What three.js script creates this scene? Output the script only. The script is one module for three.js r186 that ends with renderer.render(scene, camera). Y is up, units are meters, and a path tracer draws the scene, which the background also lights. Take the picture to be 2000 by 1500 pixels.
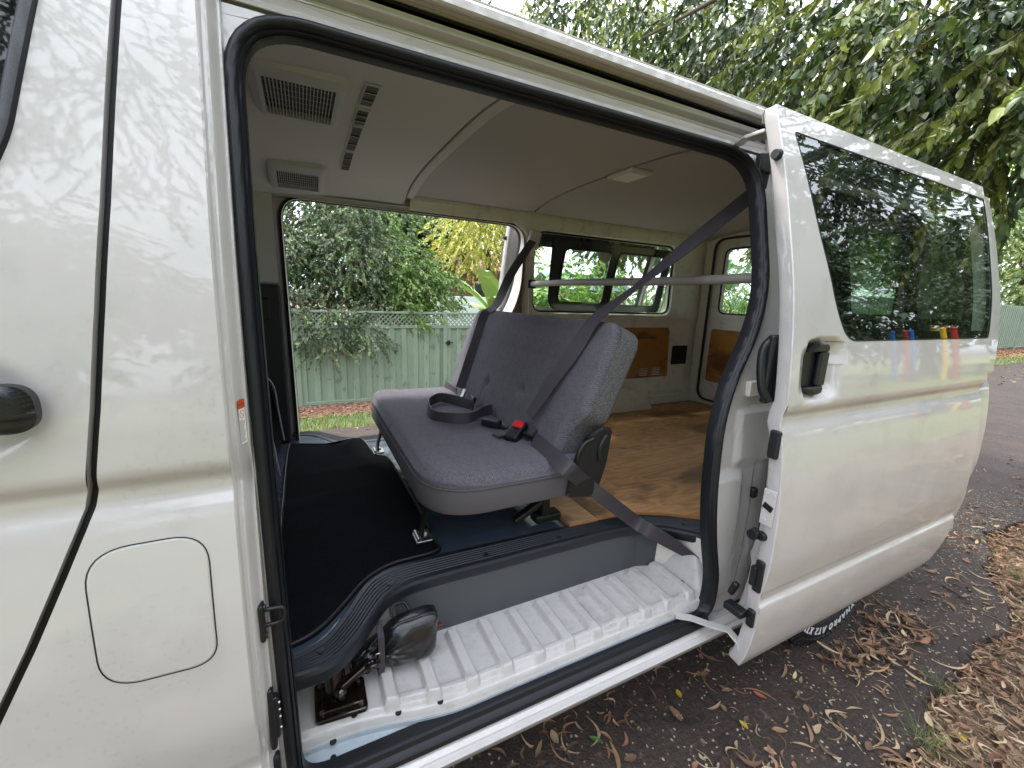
import * as THREE from 'three';
import { mergeGeometries, toCreasedNormals, mergeVertices } from 'three/addons/utils/BufferGeometryUtils.js';
import { FontLoader } from 'three/addons/loaders/FontLoader.js';
import { TextGeometry } from 'three/addons/geometries/TextGeometry.js';
import { RoundedBoxGeometry } from 'three/addons/geometries/RoundedBoxGeometry.js';

// ---------------------------------------------------------------- camera, sky, sun, exposure
const scene = new THREE.Scene();
const V3 = (x, y, z) => new THREE.Vector3(x, y, z);
// x runs rearward along the van, y is up, z points out of its open side; two vanishing points of the photograph give the view
const EYE = V3(0, 1.36, 0.68);
const vpx = [2650 - 1000, 641 - 750], vpz = [590 - 1000, 567 - 750];
const FOC = Math.sqrt(-(vpx[0] * vpz[0] + vpx[1] * vpz[1]));
const AX = V3(vpx[0], vpx[1], FOC).normalize();
const AZ = V3(vpz[0], vpz[1], FOC).normalize();
const AD = V3().crossVectors(AZ, AX); if (AD.y < 0) AD.negate();
const camera = new THREE.PerspectiveCamera(2 * Math.atan(750 / FOC) * 180 / Math.PI, 4 / 3, 0.02, 400);
camera.position.copy(EYE);
camera.quaternion.setFromRotationMatrix(new THREE.Matrix4().makeBasis(
  V3(AX.x, -AD.x, -AZ.x), V3(-AX.y, AD.y, AZ.y), V3(-AX.z, AD.z, AZ.z)));
const ray = (px, py) => { const v = V3(px - 1000, py - 750, FOC); return V3(AX.dot(v), -AD.dot(v), -AZ.dot(v)); };
const atZ = (px, py, z) => { const r = ray(px, py); return r.multiplyScalar((z - EYE.z) / r.z).add(EYE); };
const atY = (px, py, y) => { const r = ray(px, py); return r.multiplyScalar((y - EYE.y) / r.y).add(EYE); };
const atX = (px, py, x) => { const r = ray(px, py); return r.multiplyScalar((x - EYE.x) / r.x).add(EYE); };

const renderer = new THREE.WebGLRenderer({ antialias: true });
renderer.setSize(1024, 768);
renderer.toneMapping = THREE.LinearToneMapping;
renderer.toneMappingExposure = 1.85;
renderer.shadowMap.enabled = true;

{ // bright thin overcast
  const w = 256, h = 128, d = new Float32Array(w * h * 4);
  for (let j = 0; j < h; j++) for (let i = 0; i < w; i++) {
    const el = (j + 0.5) / h * Math.PI - Math.PI / 2, az = i / w * Math.PI * 2, s = Math.max(0, Math.sin(el));
    const cl = 0.5 + 0.25 * Math.sin(az * 2 + 3 * el) + 0.15 * Math.sin(az * 5 - 7 * el) + 0.1 * Math.sin(az * 9 + 11 * el);
    const L = 1.5 * (1 + 0.75 * s) * (0.86 + 0.28 * cl), o = (j * w + i) * 4;
    d[o] = L * 0.93; d[o + 1] = L * 0.985; d[o + 2] = L * 1.13; d[o + 3] = 1;
    if (el < -0.02) { d[o] = 0.16; d[o + 1] = 0.17; d[o + 2] = 0.13; }
  }
  const t = new THREE.DataTexture(d, w, h, THREE.RGBAFormat, THREE.FloatType);
  t.mapping = THREE.EquirectangularReflectionMapping; t.magFilter = THREE.LinearFilter; t.needsUpdate = true;
  scene.background = t; scene.environment = t;
}
const sun = new THREE.DirectionalLight(new THREE.Color(1, 0.95, 0.84), 3.0);
sun.position.set(-2.0, 10, -5.5); sun.target.position.set(1, 0.5, -0.5);
sun.shadow.radius = 12; sun.castShadow = true; sun.shadow.mapSize.set(2048, 2048);
Object.assign(sun.shadow.camera, { left: -14, right: 14, top: 14, bottom: -14, near: 0.5, far: 40 });
scene.add(sun, sun.target);

// ---------------------------------------------------------------- helpers
function rng(s) { return () => { s |= 0; s = s + 0x6D2B79F5 | 0; let t = Math.imul(s ^ s >>> 15, 1 | s); t = t + Math.imul(t ^ t >>> 7, 61 | t) ^ t; return ((t ^ t >>> 14) >>> 0) / 4294967296; }; }
const R0 = rng(7);
const lerp = (a, b, t) => a + (b - a) * t, clamp = (x, a, b) => Math.min(b, Math.max(a, x));
const sstep = (a, b, x) => { const t = clamp((x - a) / (b - a), 0, 1); return t * t * (3 - 2 * t); };
const hash2 = (x, y, s = 0) => { let h = Math.imul(x | 0, 374761393) + Math.imul(y | 0, 668265263) + Math.imul(s | 0, 974634777) | 0; h = Math.imul(h ^ h >>> 13, 1274126177); return ((h ^ h >>> 16) >>> 0) / 4294967296; };
function vnoise(x, y, per = 0, s = 0) { // value noise, periodic over `per` cells when given
  const xi = Math.floor(x), yi = Math.floor(y), fx = x - xi, fy = y - yi, m = (a) => per ? ((a % per) + per) % per : a;
  const u = fx * fx * (3 - 2 * fx), v = fy * fy * (3 - 2 * fy);
  return lerp(lerp(hash2(m(xi), m(yi), s), hash2(m(xi + 1), m(yi), s), u), lerp(hash2(m(xi), m(yi + 1), s), hash2(m(xi + 1), m(yi + 1), s), u), v);
}
const fbm = (x, y, per, s, oct = 4) => { let a = 0, w = 0.5, f = 1, n = 0; for (let i = 0; i < oct; i++) { a += w * vnoise(x * f, y * f, per ? per * f : 0, s + i * 17); n += w; w *= 0.5; f *= 2; } return a / n; };
const counts = {};
const numbered = (n) => { const k = counts[n] = (counts[n] ?? -1) + 1; return k ? n + '_' + String(k).padStart(3, '0') : n; };
const sh = (o) => { o.traverse((m) => { if (m.isMesh) { m.castShadow = true; m.receiveShadow = true; } }); return o; };
function thing(name, label, category, pos = [0, 0, 0], group) {
  const g = new THREE.Group(); g.name = numbered(name); g.position.set(...pos); g.userData = { label, category };
  if (group) g.userData.group = group; scene.add(g); return g;
}
function meshThing(name, geo, mat, label, category, group) { const m = sh(new THREE.Mesh(geo, mat)); m.name = numbered(name); m.userData = { label, category }; if (group) m.userData.group = group; scene.add(m); return m; }
function structure(name, geo, mat) { const m = sh(new THREE.Mesh(geo, mat)); m.name = name; m.userData.kind = 'structure'; scene.add(m); return m; }
function part(name, geo, mat, parent, label) { const m = sh(new THREE.Mesh(geo, mat)); m.name = name; if (label) m.userData.label = label; parent.add(m); return m; }
const asStuff = (m) => { m.userData.kind = 'stuff'; return m; };

function boxUV(g) { // uv in metres from the dominant axis of each face
  if (g.index) g = g.toNonIndexed();
  const p = g.attributes.position, n = p.count, uv = new Float32Array(n * 2), a = V3(), b = V3(), c = V3();
  for (let i = 0; i < n; i += 3) {
    a.fromBufferAttribute(p, i); b.fromBufferAttribute(p, i + 1); c.fromBufferAttribute(p, i + 2);
    const nx = V3().crossVectors(b.clone().sub(a), c.clone().sub(a)), ax = Math.abs(nx.x), ay = Math.abs(nx.y), az = Math.abs(nx.z);
    [a, b, c].forEach((q, k) => { const [u, v] = ay >= ax && ay >= az ? [q.x, q.z] : az >= ax ? [q.x, q.y] : [q.z, q.y]; uv[(i + k) * 2] = u; uv[(i + k) * 2 + 1] = v; });
  }
  g.setAttribute('uv', new THREE.BufferAttribute(uv, 2)); return g;
}
const merge = (list) => mergeGeometries(list.map((g) => { const h = boxUV(g); for (const k of Object.keys(h.attributes)) if (!['position', 'normal', 'uv'].includes(k)) h.deleteAttribute(k); return h; }));
const rbox = (w, h, d, r = 0.004, s = 2) => new RoundedBoxGeometry(w, h, d, s, Math.min(r, w * 0.49, h * 0.49, d * 0.49));
const bx = (x0, x1, y0, y1, z0, z1, r = 0.004) => boxUV(rbox(x1 - x0, y1 - y0, z1 - z0, r).translate((x0 + x1) / 2, (y0 + y1) / 2, (z0 + z1) / 2));
const cyl = (a, b, r0, r1 = r0, seg = 14) => { const d = V3().subVectors(b, a), L = d.length(); return new THREE.CylinderGeometry(r1, r0, L, seg).applyQuaternion(new THREE.Quaternion().setFromUnitVectors(V3(0, 1, 0), d.normalize())).translate((a.x + b.x) / 2, (a.y + b.y) / 2, (a.z + b.z) / 2); };
const tube = (pts, r, seg = 40, rs = 10, closed = false) => new THREE.TubeGeometry(new THREE.CatmullRomCurve3(pts, closed, 'centripetal'), seg, r, rs, closed);
function roundPoly(c, seg = 6) { // c: [x, y, r]; every corner gives seg + 1 points
  const out = [], n = c.length;
  for (let i = 0; i < n; i++) {
    const p = c[i], a = c[(i + n - 1) % n], b = c[(i + 1) % n], r = p[2] ?? 0;
    const ua = [a[0] - p[0], a[1] - p[1]], ub = [b[0] - p[0], b[1] - p[1]], la = Math.hypot(...ua), lb = Math.hypot(...ub);
    const d = Math.min(r, la * 0.48, lb * 0.48), A = [p[0] + ua[0] / la * d, p[1] + ua[1] / la * d], B = [p[0] + ub[0] / lb * d, p[1] + ub[1] / lb * d];
    for (let k = 0; k <= seg; k++) { const t = k / seg, s = 1 - t; out.push([s * s * A[0] + 2 * s * t * p[0] + t * t * B[0], s * s * A[1] + 2 * s * t * p[1] + t * t * B[1]]); }
  }
  return out;
}
const dense = (l, d = 0.03) => { const o = []; l.forEach((p, i) => { const q = l[(i + 1) % l.length], n = Math.max(1, Math.ceil(Math.hypot(q[0] - p[0], q[1] - p[1]) / d)); for (let k = 0; k < n; k++) o.push([lerp(p[0], q[0], k / n), lerp(p[1], q[1], k / n)]); }); return o; };
const rrect = (x0, x1, y0, y1, r, seg = 6) => roundPoly([[x0, y0, r], [x1, y0, r], [x1, y1, r], [x0, y1, r]], seg);
// a sheet over the polygon (less its holes) in x, y with depth zf(x, y): slices in y, exact at the outline
function sheet(outer, holes, zf, dy = 0.012, dx = 0.06, flip = false) {
  const loops = [outer, ...holes], ys0 = [], e = 1e-6;
  let lo = 1e9, hi = -1e9; for (const p of outer) { lo = Math.min(lo, p[1]); hi = Math.max(hi, p[1]); }
  for (const l of loops) for (const p of l) if (p[1] >= lo && p[1] <= hi) ys0.push(p[1]);
  for (let y = lo + dy; y < hi; y += dy) ys0.push(y);
  ys0.sort((a, b) => a - b); const ys = [ys0[0]]; for (const y of ys0) if (y - ys[ys.length - 1] > 2e-5) ys.push(y);
  const cut = (y) => { const xs = []; for (const l of loops) for (let i = 0; i < l.length; i++) { const a = l[i], b = l[(i + 1) % l.length]; if ((a[1] <= y) !== (b[1] <= y)) xs.push(a[0] + (b[0] - a[0]) * (y - a[1]) / (b[1] - a[1])); } return xs.sort((a, b) => a - b); };
  const P = [], N = [], U = [], h = 1e-3, sg = flip ? -1 : 1;
  const push = (x, y) => { const z = zf(x, y), gx = (zf(x + h, y) - zf(x - h, y)) / (2 * h), gy = (zf(x, y + h) - zf(x, y - h)) / (2 * h), L = Math.hypot(gx, gy, 1) * sg; P.push(x, y, z); N.push(-gx / L, -gy / L, 1 / L); U.push(x, y); };
  for (let k = 0; k + 1 < ys.length; k++) {
    const y0 = ys[k], y1 = ys[k + 1], a = cut(y0 + e), b = cut(y1 - e); if (a.length !== b.length) continue;
    for (let i = 0; i + 1 < a.length; i += 2) {
      const n = Math.max(1, Math.ceil(Math.max(a[i + 1] - a[i], b[i + 1] - b[i]) / dx));
      for (let j = 0; j < n; j++) {
        const q = [[lerp(a[i], a[i + 1], j / n), y0], [lerp(a[i], a[i + 1], (j + 1) / n), y0], [lerp(b[i], b[i + 1], (j + 1) / n), y1], [lerp(b[i], b[i + 1], j / n), y1]];
        for (const t of flip ? [0, 2, 1, 0, 3, 2] : [0, 1, 2, 0, 2, 3]) push(...q[t]);
      }
    }
  }
  const g = new THREE.BufferGeometry(); g.setAttribute('position', new THREE.Float32BufferAttribute(P, 3)); g.setAttribute('normal', new THREE.Float32BufferAttribute(N, 3)); g.setAttribute('uv', new THREE.Float32BufferAttribute(U, 2)); return g;
}
// a skin through rows of points (each row the same length)
function loft(rows, closed = false, crease = 0.6) {
  const n = rows[0].length, P = [], I = [];
  for (const r of rows) for (const p of r) P.push(p.x, p.y, p.z);
  for (let i = 0; i + 1 < rows.length; i++) for (let j = 0; j < (closed ? n : n - 1); j++) { const a = i * n + j, b = i * n + (j + 1) % n, c = a + n, d = b + n; I.push(a, b, c, b, d, c); }
  const g = new THREE.BufferGeometry(); g.setAttribute('position', new THREE.Float32BufferAttribute(P, 3)); g.setIndex(I);
  return boxUV(toCreasedNormals(g, crease));
}
const loop3 = (l, zf) => l.map(([x, y]) => V3(x, y, typeof zf === 'number' ? zf : zf(x, y)));
function inset(l, d) { // offset of a closed outline, positive to the inside
  const n = l.length; let A = 0; for (let i = 0; i < n; i++) { const a = l[i], b = l[(i + 1) % n]; A += a[0] * b[1] - b[0] * a[1]; } const s = A > 0 ? 1 : -1;
  return l.map((p, i) => { let k = 1; while (k < n && Math.hypot(l[(i + k) % n][0] - p[0], l[(i + k) % n][1] - p[1]) < 1e-5) k++; const b = l[(i + k) % n]; k = 1; while (k < n && Math.hypot(l[(i + n - k) % n][0] - p[0], l[(i + n - k) % n][1] - p[1]) < 1e-5) k++; const a = l[(i + n - k) % n]; const tx = b[0] - a[0], ty = b[1] - a[1], L = Math.hypot(tx, ty) || 1; return [p[0] - ty / L * d * s, p[1] + tx / L * d * s]; });
}
// a section [n, b] swept along a loop lying near the x-y plane: n to the outside of the loop, b along +z
function sweepLoop(l, zf, sec) {
  const rows = sec.concat([sec[0]]).map(([n, b]) => loop3(inset(l, -n), (x, y) => 0).map((p, i) => V3(p.x, p.y, zf(l[i][0], l[i][1]) + b)));
  return loft(rows, true, 0.9);
}
function sweepPath(pts, sec, up = V3(0, 1, 0)) { // open path; section [side, up]
  const rows = sec.map(() => []);
  pts.forEach((p, i) => { const t = V3().subVectors(pts[Math.min(i + 1, pts.length - 1)], pts[Math.max(i - 1, 0)]).normalize(), s = V3().crossVectors(t, up).normalize(), u = V3().crossVectors(s, t); sec.forEach(([a, b], k) => rows[k].push(p.clone().addScaledVector(s, a).addScaledVector(u, b))); });
  return loft(rows, false, 0.5);
}
const curve = (pts, n) => new THREE.CatmullRomCurve3(pts, false, 'centripetal').getSpacedPoints(n);
// webbing: a flat strap along pts with given width directions
function strap(pts, dirs, w, th = 0.0016, n = 60) {
  const c = new THREE.CatmullRomCurve3(pts, false, 'centripetal'), dc = new THREE.CatmullRomCurve3(dirs, false, 'centripetal'), A = [], B = [], C = [], D = [];
  for (let i = 0; i <= n; i++) { const p = c.getPoint(i / n), t = c.getTangent(i / n), d = dc.getPoint(i / n); d.addScaledVector(t, -d.dot(t)).normalize(); const u = V3().crossVectors(t, d).normalize(); const f = (a, b) => p.clone().addScaledVector(d, a).addScaledVector(u, b); A.push(f(-w / 2, -th)); B.push(f(w / 2, -th)); C.push(f(w / 2, th)); D.push(f(-w / 2, th)); }
  return loft([A, B, C, D, A], false, 0.5);
}
const distPoly = (x, y, l) => { let m = 1e9; for (let i = 0; i < l.length; i++) { const a = l[i], b = l[(i + 1) % l.length], dx = b[0] - a[0], dy = b[1] - a[1], q = dx * dx + dy * dy, t = q ? clamp(((x - a[0]) * dx + (y - a[1]) * dy) / q, 0, 1) : 0; m = Math.min(m, Math.hypot(x - a[0] - dx * t, y - a[1] - dy * t)); } return m; };
// an upholstered slab: outline in x, y, front at z = h with rounded edge r and bulge, back at z = 0
function slab(outline, h, r, bulge = () => 0, d = 0.012) {
  const f = (x, y) => { const q = Math.min(distPoly(x, y, outline), r); return h - r + Math.sqrt(Math.max(0, r * r - (r - q) * (r - q))) + bulge(x, y, distPoly(x, y, outline)); };
  const edge = loop3(outline, f), mid = loop3(outline, r * 0.7), low = loop3(inset(outline, r * 0.5), 0);
  return merge([sheet(outline, [], f, d, d), loft([low, mid, edge], true, 0.9), sheet(inset(outline, r * 0.5), [], () => 0, 0.06, 0.1, true)]);
}
const plate = (outline, z0, z1, r = 0.002, holes = []) => { const s = new THREE.Shape(outline.map((p) => new THREE.Vector2(...p))); for (const h of holes) s.holes.push(new THREE.Path(h.map((p) => new THREE.Vector2(...p)))); return boxUV(new THREE.ExtrudeGeometry(s, { depth: z1 - z0 - 2 * r, bevelEnabled: r > 0, bevelSize: r, bevelThickness: r, bevelSegments: 2, bevelOffset: -r, curveSegments: 8 }).translate(0, 0, z0 + r)); };
const ZC = -0.92; // the van's middle plane
function mirror(g) { // to the far side
  g = g.clone(); if (g.index) g = g.toNonIndexed(); g.applyMatrix4(new THREE.Matrix4().makeScale(1, 1, -1)).translate(0, 0, 2 * ZC);
  for (const k of Object.keys(g.attributes)) { const a = g.attributes[k], s = a.itemSize; for (let i = 0; i < a.count; i += 3) for (let c = 0; c < s; c++) { const t = a.array[(i + 1) * s + c]; a.array[(i + 1) * s + c] = a.array[(i + 2) * s + c]; a.array[(i + 2) * s + c] = t; } }
  return g;
}

// ---------------------------------------------------------------- materials
function tex(n, size, f, srgb = true) { // f(u, v) -> [r, g, b] 0..1 (or a grey); size in metres
  const d = new Uint8Array(n * n * 4);
  for (let j = 0; j < n; j++) for (let i = 0; i < n; i++) { const c = f(i / n, j / n), o = (j * n + i) * 4, a = Array.isArray(c) ? c : [c, c, c]; d[o] = clamp(a[0], 0, 1) * 255; d[o + 1] = clamp(a[1], 0, 1) * 255; d[o + 2] = clamp(a[2], 0, 1) * 255; d[o + 3] = 255; }
  const t = new THREE.DataTexture(d, n, n); t.wrapS = t.wrapT = THREE.RepeatWrapping; t.magFilter = THREE.LinearFilter; t.minFilter = THREE.LinearMipmapLinearFilter; t.generateMipmaps = true;
  if (srgb) t.colorSpace = THREE.SRGBColorSpace; t.repeat.set(1 / size, 1 / size); t.needsUpdate = true; return t;
}
const lin = (r, g, b) => new THREE.Color().setRGB(r, g, b);
const mat = (c, rough, o = {}) => new THREE.MeshPhysicalMaterial({ color: lin(...c), roughness: rough, side: THREE.DoubleSide, ...o });
const grainTex = tex(256, 0.06, (u, v) => 0.35 * fbm(u * 24, v * 24, 24, 3, 3) + 0.65 * vnoise(u * 64, v * 64, 64, 5), false);
const softTex = tex(256, 0.9, (u, v) => fbm(u * 6, v * 6, 6, 9, 5), false);
const orange = tex(256, 0.25, (u, v) => fbm(u * 10, v * 10, 10, 21, 3), false); // paint's faint orange peel
const M = {};
const filmTex = tex(512, 0.8, (u, v) => { const s = fbm(u * 9, v * 9, 9, 141, 5), p = sstep(0.78, 0.86, vnoise(u * 150, v * 150, 150, 142)) * sstep(0.45, 0.7, s); const k = 0.985 - 0.03 * sstep(0.45, 0.75, s) - 0.03 * p; return [k, k * 0.995, k * 0.98]; }); // specks of dust
M.paint = mat([0.575, 0.56, 0.555], 0.42, { clearcoat: 1, clearcoatRoughness: 0.028, bumpMap: orange, bumpScale: 0.00005, map: filmTex });
const dustTex = tex(512, 0.7, (u, v) => { const s = fbm(u * 14, v * 14, 14, 41, 4), d = sstep(0.60, 0.72, fbm(u * 60, v * 60, 60, 77, 2)); const k = 0.97 - 0.06 * sstep(0.5, 0.75, s) - 0.06 * d * s; return [k, k * 0.985, k * 0.955]; });
M.paintIn = mat([0.76, 0.755, 0.73], 0.38, { clearcoat: 0.5, clearcoatRoughness: 0.12, map: dustTex });
M.step = mat([0.56, 0.56, 0.58], 0.42, { clearcoat: 0.35, clearcoatRoughness: 0.2, map: dustTex });
M.rubber = mat([0.006, 0.007, 0.010], 0.46, { bumpMap: grainTex, bumpScale: 0.0002, specularIntensity: 0.9 });
M.blackPlastic = mat([0.008, 0.009, 0.011], 0.38, { bumpMap: grainTex, bumpScale: 0.0003 });
M.trimBlue = mat([0.008, 0.011, 0.017], 0.42, { bumpMap: grainTex, bumpScale: 0.0003 });
M.satinBlack = mat([0.006, 0.006, 0.007], 0.5);
M.metal = mat([0.55, 0.55, 0.56], 0.3, { metalness: 1 });
M.zinc = mat([0.35, 0.34, 0.32], 0.42, { metalness: 0.9 });
M.headFront = mat([0.54, 0.54, 0.53], 0.85, { bumpMap: grainTex, bumpScale: 0.0004 });
M.headGrey = mat([0.41, 0.395, 0.385], 0.95, { bumpMap: grainTex, bumpScale: 0.0006 });
M.vent = mat([0.44, 0.45, 0.47], 0.55);
M.pillarBlack = mat([0.009, 0.011, 0.014], 0.5, { bumpMap: grainTex, bumpScale: 0.0003 });
M.riser = mat([0.072, 0.078, 0.085], 0.55, { bumpMap: tex(128, 0.016, (u, v) => 0.5 + 0.5 * Math.sin((u + v) * 2 * Math.PI * 4), false), bumpScale: 0.0004 });
M.vinyl = mat([0.045, 0.062, 0.088], 0.26, { bumpMap: softTex, bumpScale: 0.016, clearcoat: 0.6, clearcoatRoughness: 0.12 });
M.vinyl.bumpMap = softTex;
M.carpet = mat([0.011, 0.011, 0.015], 1, { map: tex(256, 0.3, (u, v) => { const k = 0.45 + 0.55 * vnoise(u * 128, v * 128, 128, 2) * (0.6 + 0.8 * fbm(u * 5, v * 5, 5, 8, 3)); return [k, k, k]; }), bumpMap: tex(256, 0.12, (u, v) => vnoise(u * 128, v * 128, 128, 4), false), bumpScale: 0.004, sheen: 0.3, sheenRoughness: 0.6, sheenColor: lin(0.03, 0.03, 0.045) });
M.carpet.color = lin(0.0075, 0.0075, 0.012); M.carpet.specularIntensity = 0.25;
const ply = (seed, a, b, ring) => tex(512, 1.1, (u, v) => {
  const w = fbm(u * 3, v * 8, 0, seed, 3), g = Math.sin((v * ring + w * 9 + 0.5 * fbm(u * 2, v * 2, 0, seed + 5, 3)) * 6.283), f = vnoise(u * 22, v * 330, 0, seed + 9);
  const st = sstep(0.56, 0.74, fbm(u * 5, v * 7, 5, seed + 30, 4)), k = clamp(0.55 + 0.11 * g + 0.38 * (f - 0.5) + 0.5 * (w - 0.5), 0, 1), dk = 1 - 0.34 * st;
  return [lerp(a[0], b[0], k) * dk, lerp(a[1], b[1], k) * dk, lerp(a[2], b[2], k) * dk];
});
M.plyFloor = mat([1, 1, 1], 0.62, { map: ply(51, [0.50, 0.35, 0.21], [0.80, 0.62, 0.42], 5), bumpMap: grainTex, bumpScale: 0.0005 });
M.plyFloorB = mat([0.96, 0.96, 0.95], 0.6, { map: ply(83, [0.58, 0.44, 0.30], [0.83, 0.67, 0.48], 4), bumpMap: grainTex, bumpScale: 0.0005 });
M.plyEdge = mat([0.40, 0.17, 0.06], 0.6);
M.plyWall = mat([1, 1, 1], 0.28, { map: ply(12, [0.58, 0.39, 0.18], [0.71, 0.51, 0.27], 3), clearcoat: 0.4, clearcoatRoughness: 0.2 });
const weave = tex(256, 0.11, (u, v) => { const n = 32, a = Math.floor(u * n) + Math.floor(v * n), s = Math.abs(Math.sin(u * n * Math.PI)) * Math.abs(Math.sin(v * n * Math.PI)); return 0.35 + 0.4 * s + 0.25 * (a % 2); }, false);
M.seat = mat([0.17, 0.158, 0.186], 0.92, { map: tex(256, 0.11, (u, v) => { const n = 32, a = Math.floor(u * n) + Math.floor(v * n); const k = 0.80 + 0.16 * (a % 2) + 0.16 * (hash2(Math.floor(u * n), Math.floor(v * n)) - 0.5) - 0.04 * sstep(0.5, 0.8, fbm(u * 4, v * 4, 4, 19, 3)); return [k, k, k]; }), bumpMap: weave, bumpScale: 0.0014, sheen: 0.3, sheenRoughness: 0.5, sheenColor: lin(0.25, 0.25, 0.3) });
M.seatSide = mat([0.165, 0.16, 0.165], 0.95, { map: tex(256, 0.12, (u, v) => { const k = 0.72 + 0.28 * sstep(0.40, 0.75, vnoise(u * 80, v * 80, 80, 6)) ; return [k, k, k]; }), bumpMap: weave, bumpScale: 0.0008 });
M.seatSkirt = mat([0.105, 0.097, 0.107], 0.9, { bumpMap: weave, bumpScale: 0.0004 });
M.belt = mat([0.050, 0.044, 0.052], 0.55, { bumpMap: tex(64, 0.006, (u, v) => 0.5 + 0.5 * Math.sin((u + v) * 2 * Math.PI * 2), false), bumpScale: 0.0003, sheen: 0.5, sheenColor: lin(0.2, 0.2, 0.28), sheenRoughness: 0.4 });
M.glass = mat([0.84, 0.90, 0.84], 0.01, { transmission: 1, thickness: 0, ior: 1.52 });  // same privacy glass, far and rear panes, tint lightened to look brightly lit
M.tint = mat([0.44, 0.53, 0.44], 0.008, { transmission: 1, thickness: 0, ior: 1.55 }); // privacy glass of the near panes, coloured darker for the dim cabin behind
M.frit = mat([0.006, 0.008, 0.008], 0.2, { clearcoat: 0.6, clearcoatRoughness: 0.03 });
M.vinylSeat = mat([0.03, 0.031, 0.034], 0.38, { bumpMap: grainTex, bumpScale: 0.0003 });
M.piping = mat([0.35, 0.36, 0.4], 0.5);
M.sillSteel = mat([0.42, 0.50, 0.58], 0.34, { clearcoat: 0.4, clearcoatRoughness: 0.15, map: dustTex });
M.red = mat([0.62, 0.015, 0.02], 0.35);

// ---------------------------------------------------------------- the van
const van = thing('delivery_van', 'white delivery van parked on the road with both sliding side doors open', 'van');
const PROF = [[0.28, -0.05], [0.32, -0.029], [0.338, -0.02], [0.378, -0.007], [0.448, 0.004], [0.518, 0.010], [0.546, 0.009], [0.566, 0.001], [0.6, 0.008], [0.7, 0.018], [0.843, 0.014], [0.952, 0.004], [1.03, -0.007], [1.046, -0.011], [1.072, -0.021], [1.084, -0.021], [1.106, -0.012], [1.118, -0.010], [1.15, -0.0115], [1.213, -0.017], [1.313, -0.028], [1.41, -0.043], [1.544, -0.073], [1.702, -0.113], [1.776, -0.135], [1.845, -0.157], [1.9, -0.176]];
function spline(PT) { // a smooth curve through points that does not overshoot
  const SL = PT.map((p, i) => { if (!i || i === PT.length - 1) { const a = PT[i ? i - 1 : 0], b = PT[i ? i : 1]; return (b[1] - a[1]) / (b[0] - a[0]); } const d0 = (p[1] - PT[i - 1][1]) / (p[0] - PT[i - 1][0]), d1 = (PT[i + 1][1] - p[1]) / (PT[i + 1][0] - p[0]); return d0 * d1 <= 0 ? 0 : 2 * d0 * d1 / (d0 + d1); });
  return (y) => { let i = 0; while (i < PT.length - 2 && y > PT[i + 1][0]) i++; const [y0, z0] = PT[i], [y1, z1] = PT[i + 1], h = y1 - y0, t = clamp((y - y0) / h, -0.5, 1.5), t2 = t * t, t3 = t2 * t; return z0 * (2 * t3 - 3 * t2 + 1) + SL[i] * h * (t3 - 2 * t2 + t) + z1 * (-2 * t3 + 3 * t2) + SL[i + 1] * h * (t3 - t2); };
}
const prof = spline(PROF), profS = spline([[0.30, -0.035], [0.40, -0.003], [0.55, 0.009], [0.72, 0.014], [0.9, 0.006], [1.2, -0.016], [1.41, -0.043], [1.544, -0.073], [1.702, -0.113], [1.845, -0.157], [1.9, -0.176]]);
const bodyS = (off) => (x, y) => profS(y) + off; // the body side without its creases
const body = (off) => (x, y) => prof(y) + off;
const XR = 2.78; // rear end
const SEAM = [[0.30, -0.57], [0.45, -0.535], [0.6, -0.48], [0.7, -0.433], [0.82, -0.375], [0.896, -0.339], [0.983, -0.302], [1.04, -0.279], [1.066, -0.270], [1.092, -0.2635], [1.134, -0.257], [1.2, -0.247], [1.33, -0.231], [1.457, -0.217], [1.587, -0.206], [1.721, -0.194], [1.80, -0.187], [1.874, -0.18]];
const seamAt = (o) => SEAM.map(([y, x]) => [x + o, y]);
const E = dense(rrect(-0.11, 1.29, 0.352, 1.91, 0.02), 0.025);
const QW = dense(rrect(1.27, 2.56, 1.275, 1.765, 0.07)); // rear quarter window
const S = dense(roundPoly([[-0.066, 0.393, 0.07], [1.10, 0.393, 0.07], [1.095, 0.52, 0.12], [1.020, 0.75, 0.2], [1.026, 1.095, 0.15], [1.192, 1.345, 0.15], [1.212, 1.786, 0.13], [-0.077, 1.786, 0.115]], 10), 0.025); // the weatherstrip's line
const skin = sheet([...seamAt(0.0055), [XR, 1.874], [XR, 0.33], [2.3, 0.33], [2.28, 0.45], [2.2, 0.62], [2.05, 0.74], [1.86, 0.78], [1.67, 0.74], [1.52, 0.62], [1.44, 0.45], [1.42, 0.33], [1.3, 0.322], [-0.5, 0.318]].reverse(), [E, QW], body(0), 0.01, 0.25);
const flapOut = dense(roundPoly([[-0.277, 0.812, 0.045], [-0.147, 0.806, 0.035], [-0.146, 1.010, 0.045], [-0.280, 1.010, 0.05]], 8), 0.02);
const bPoly = E;
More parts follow.
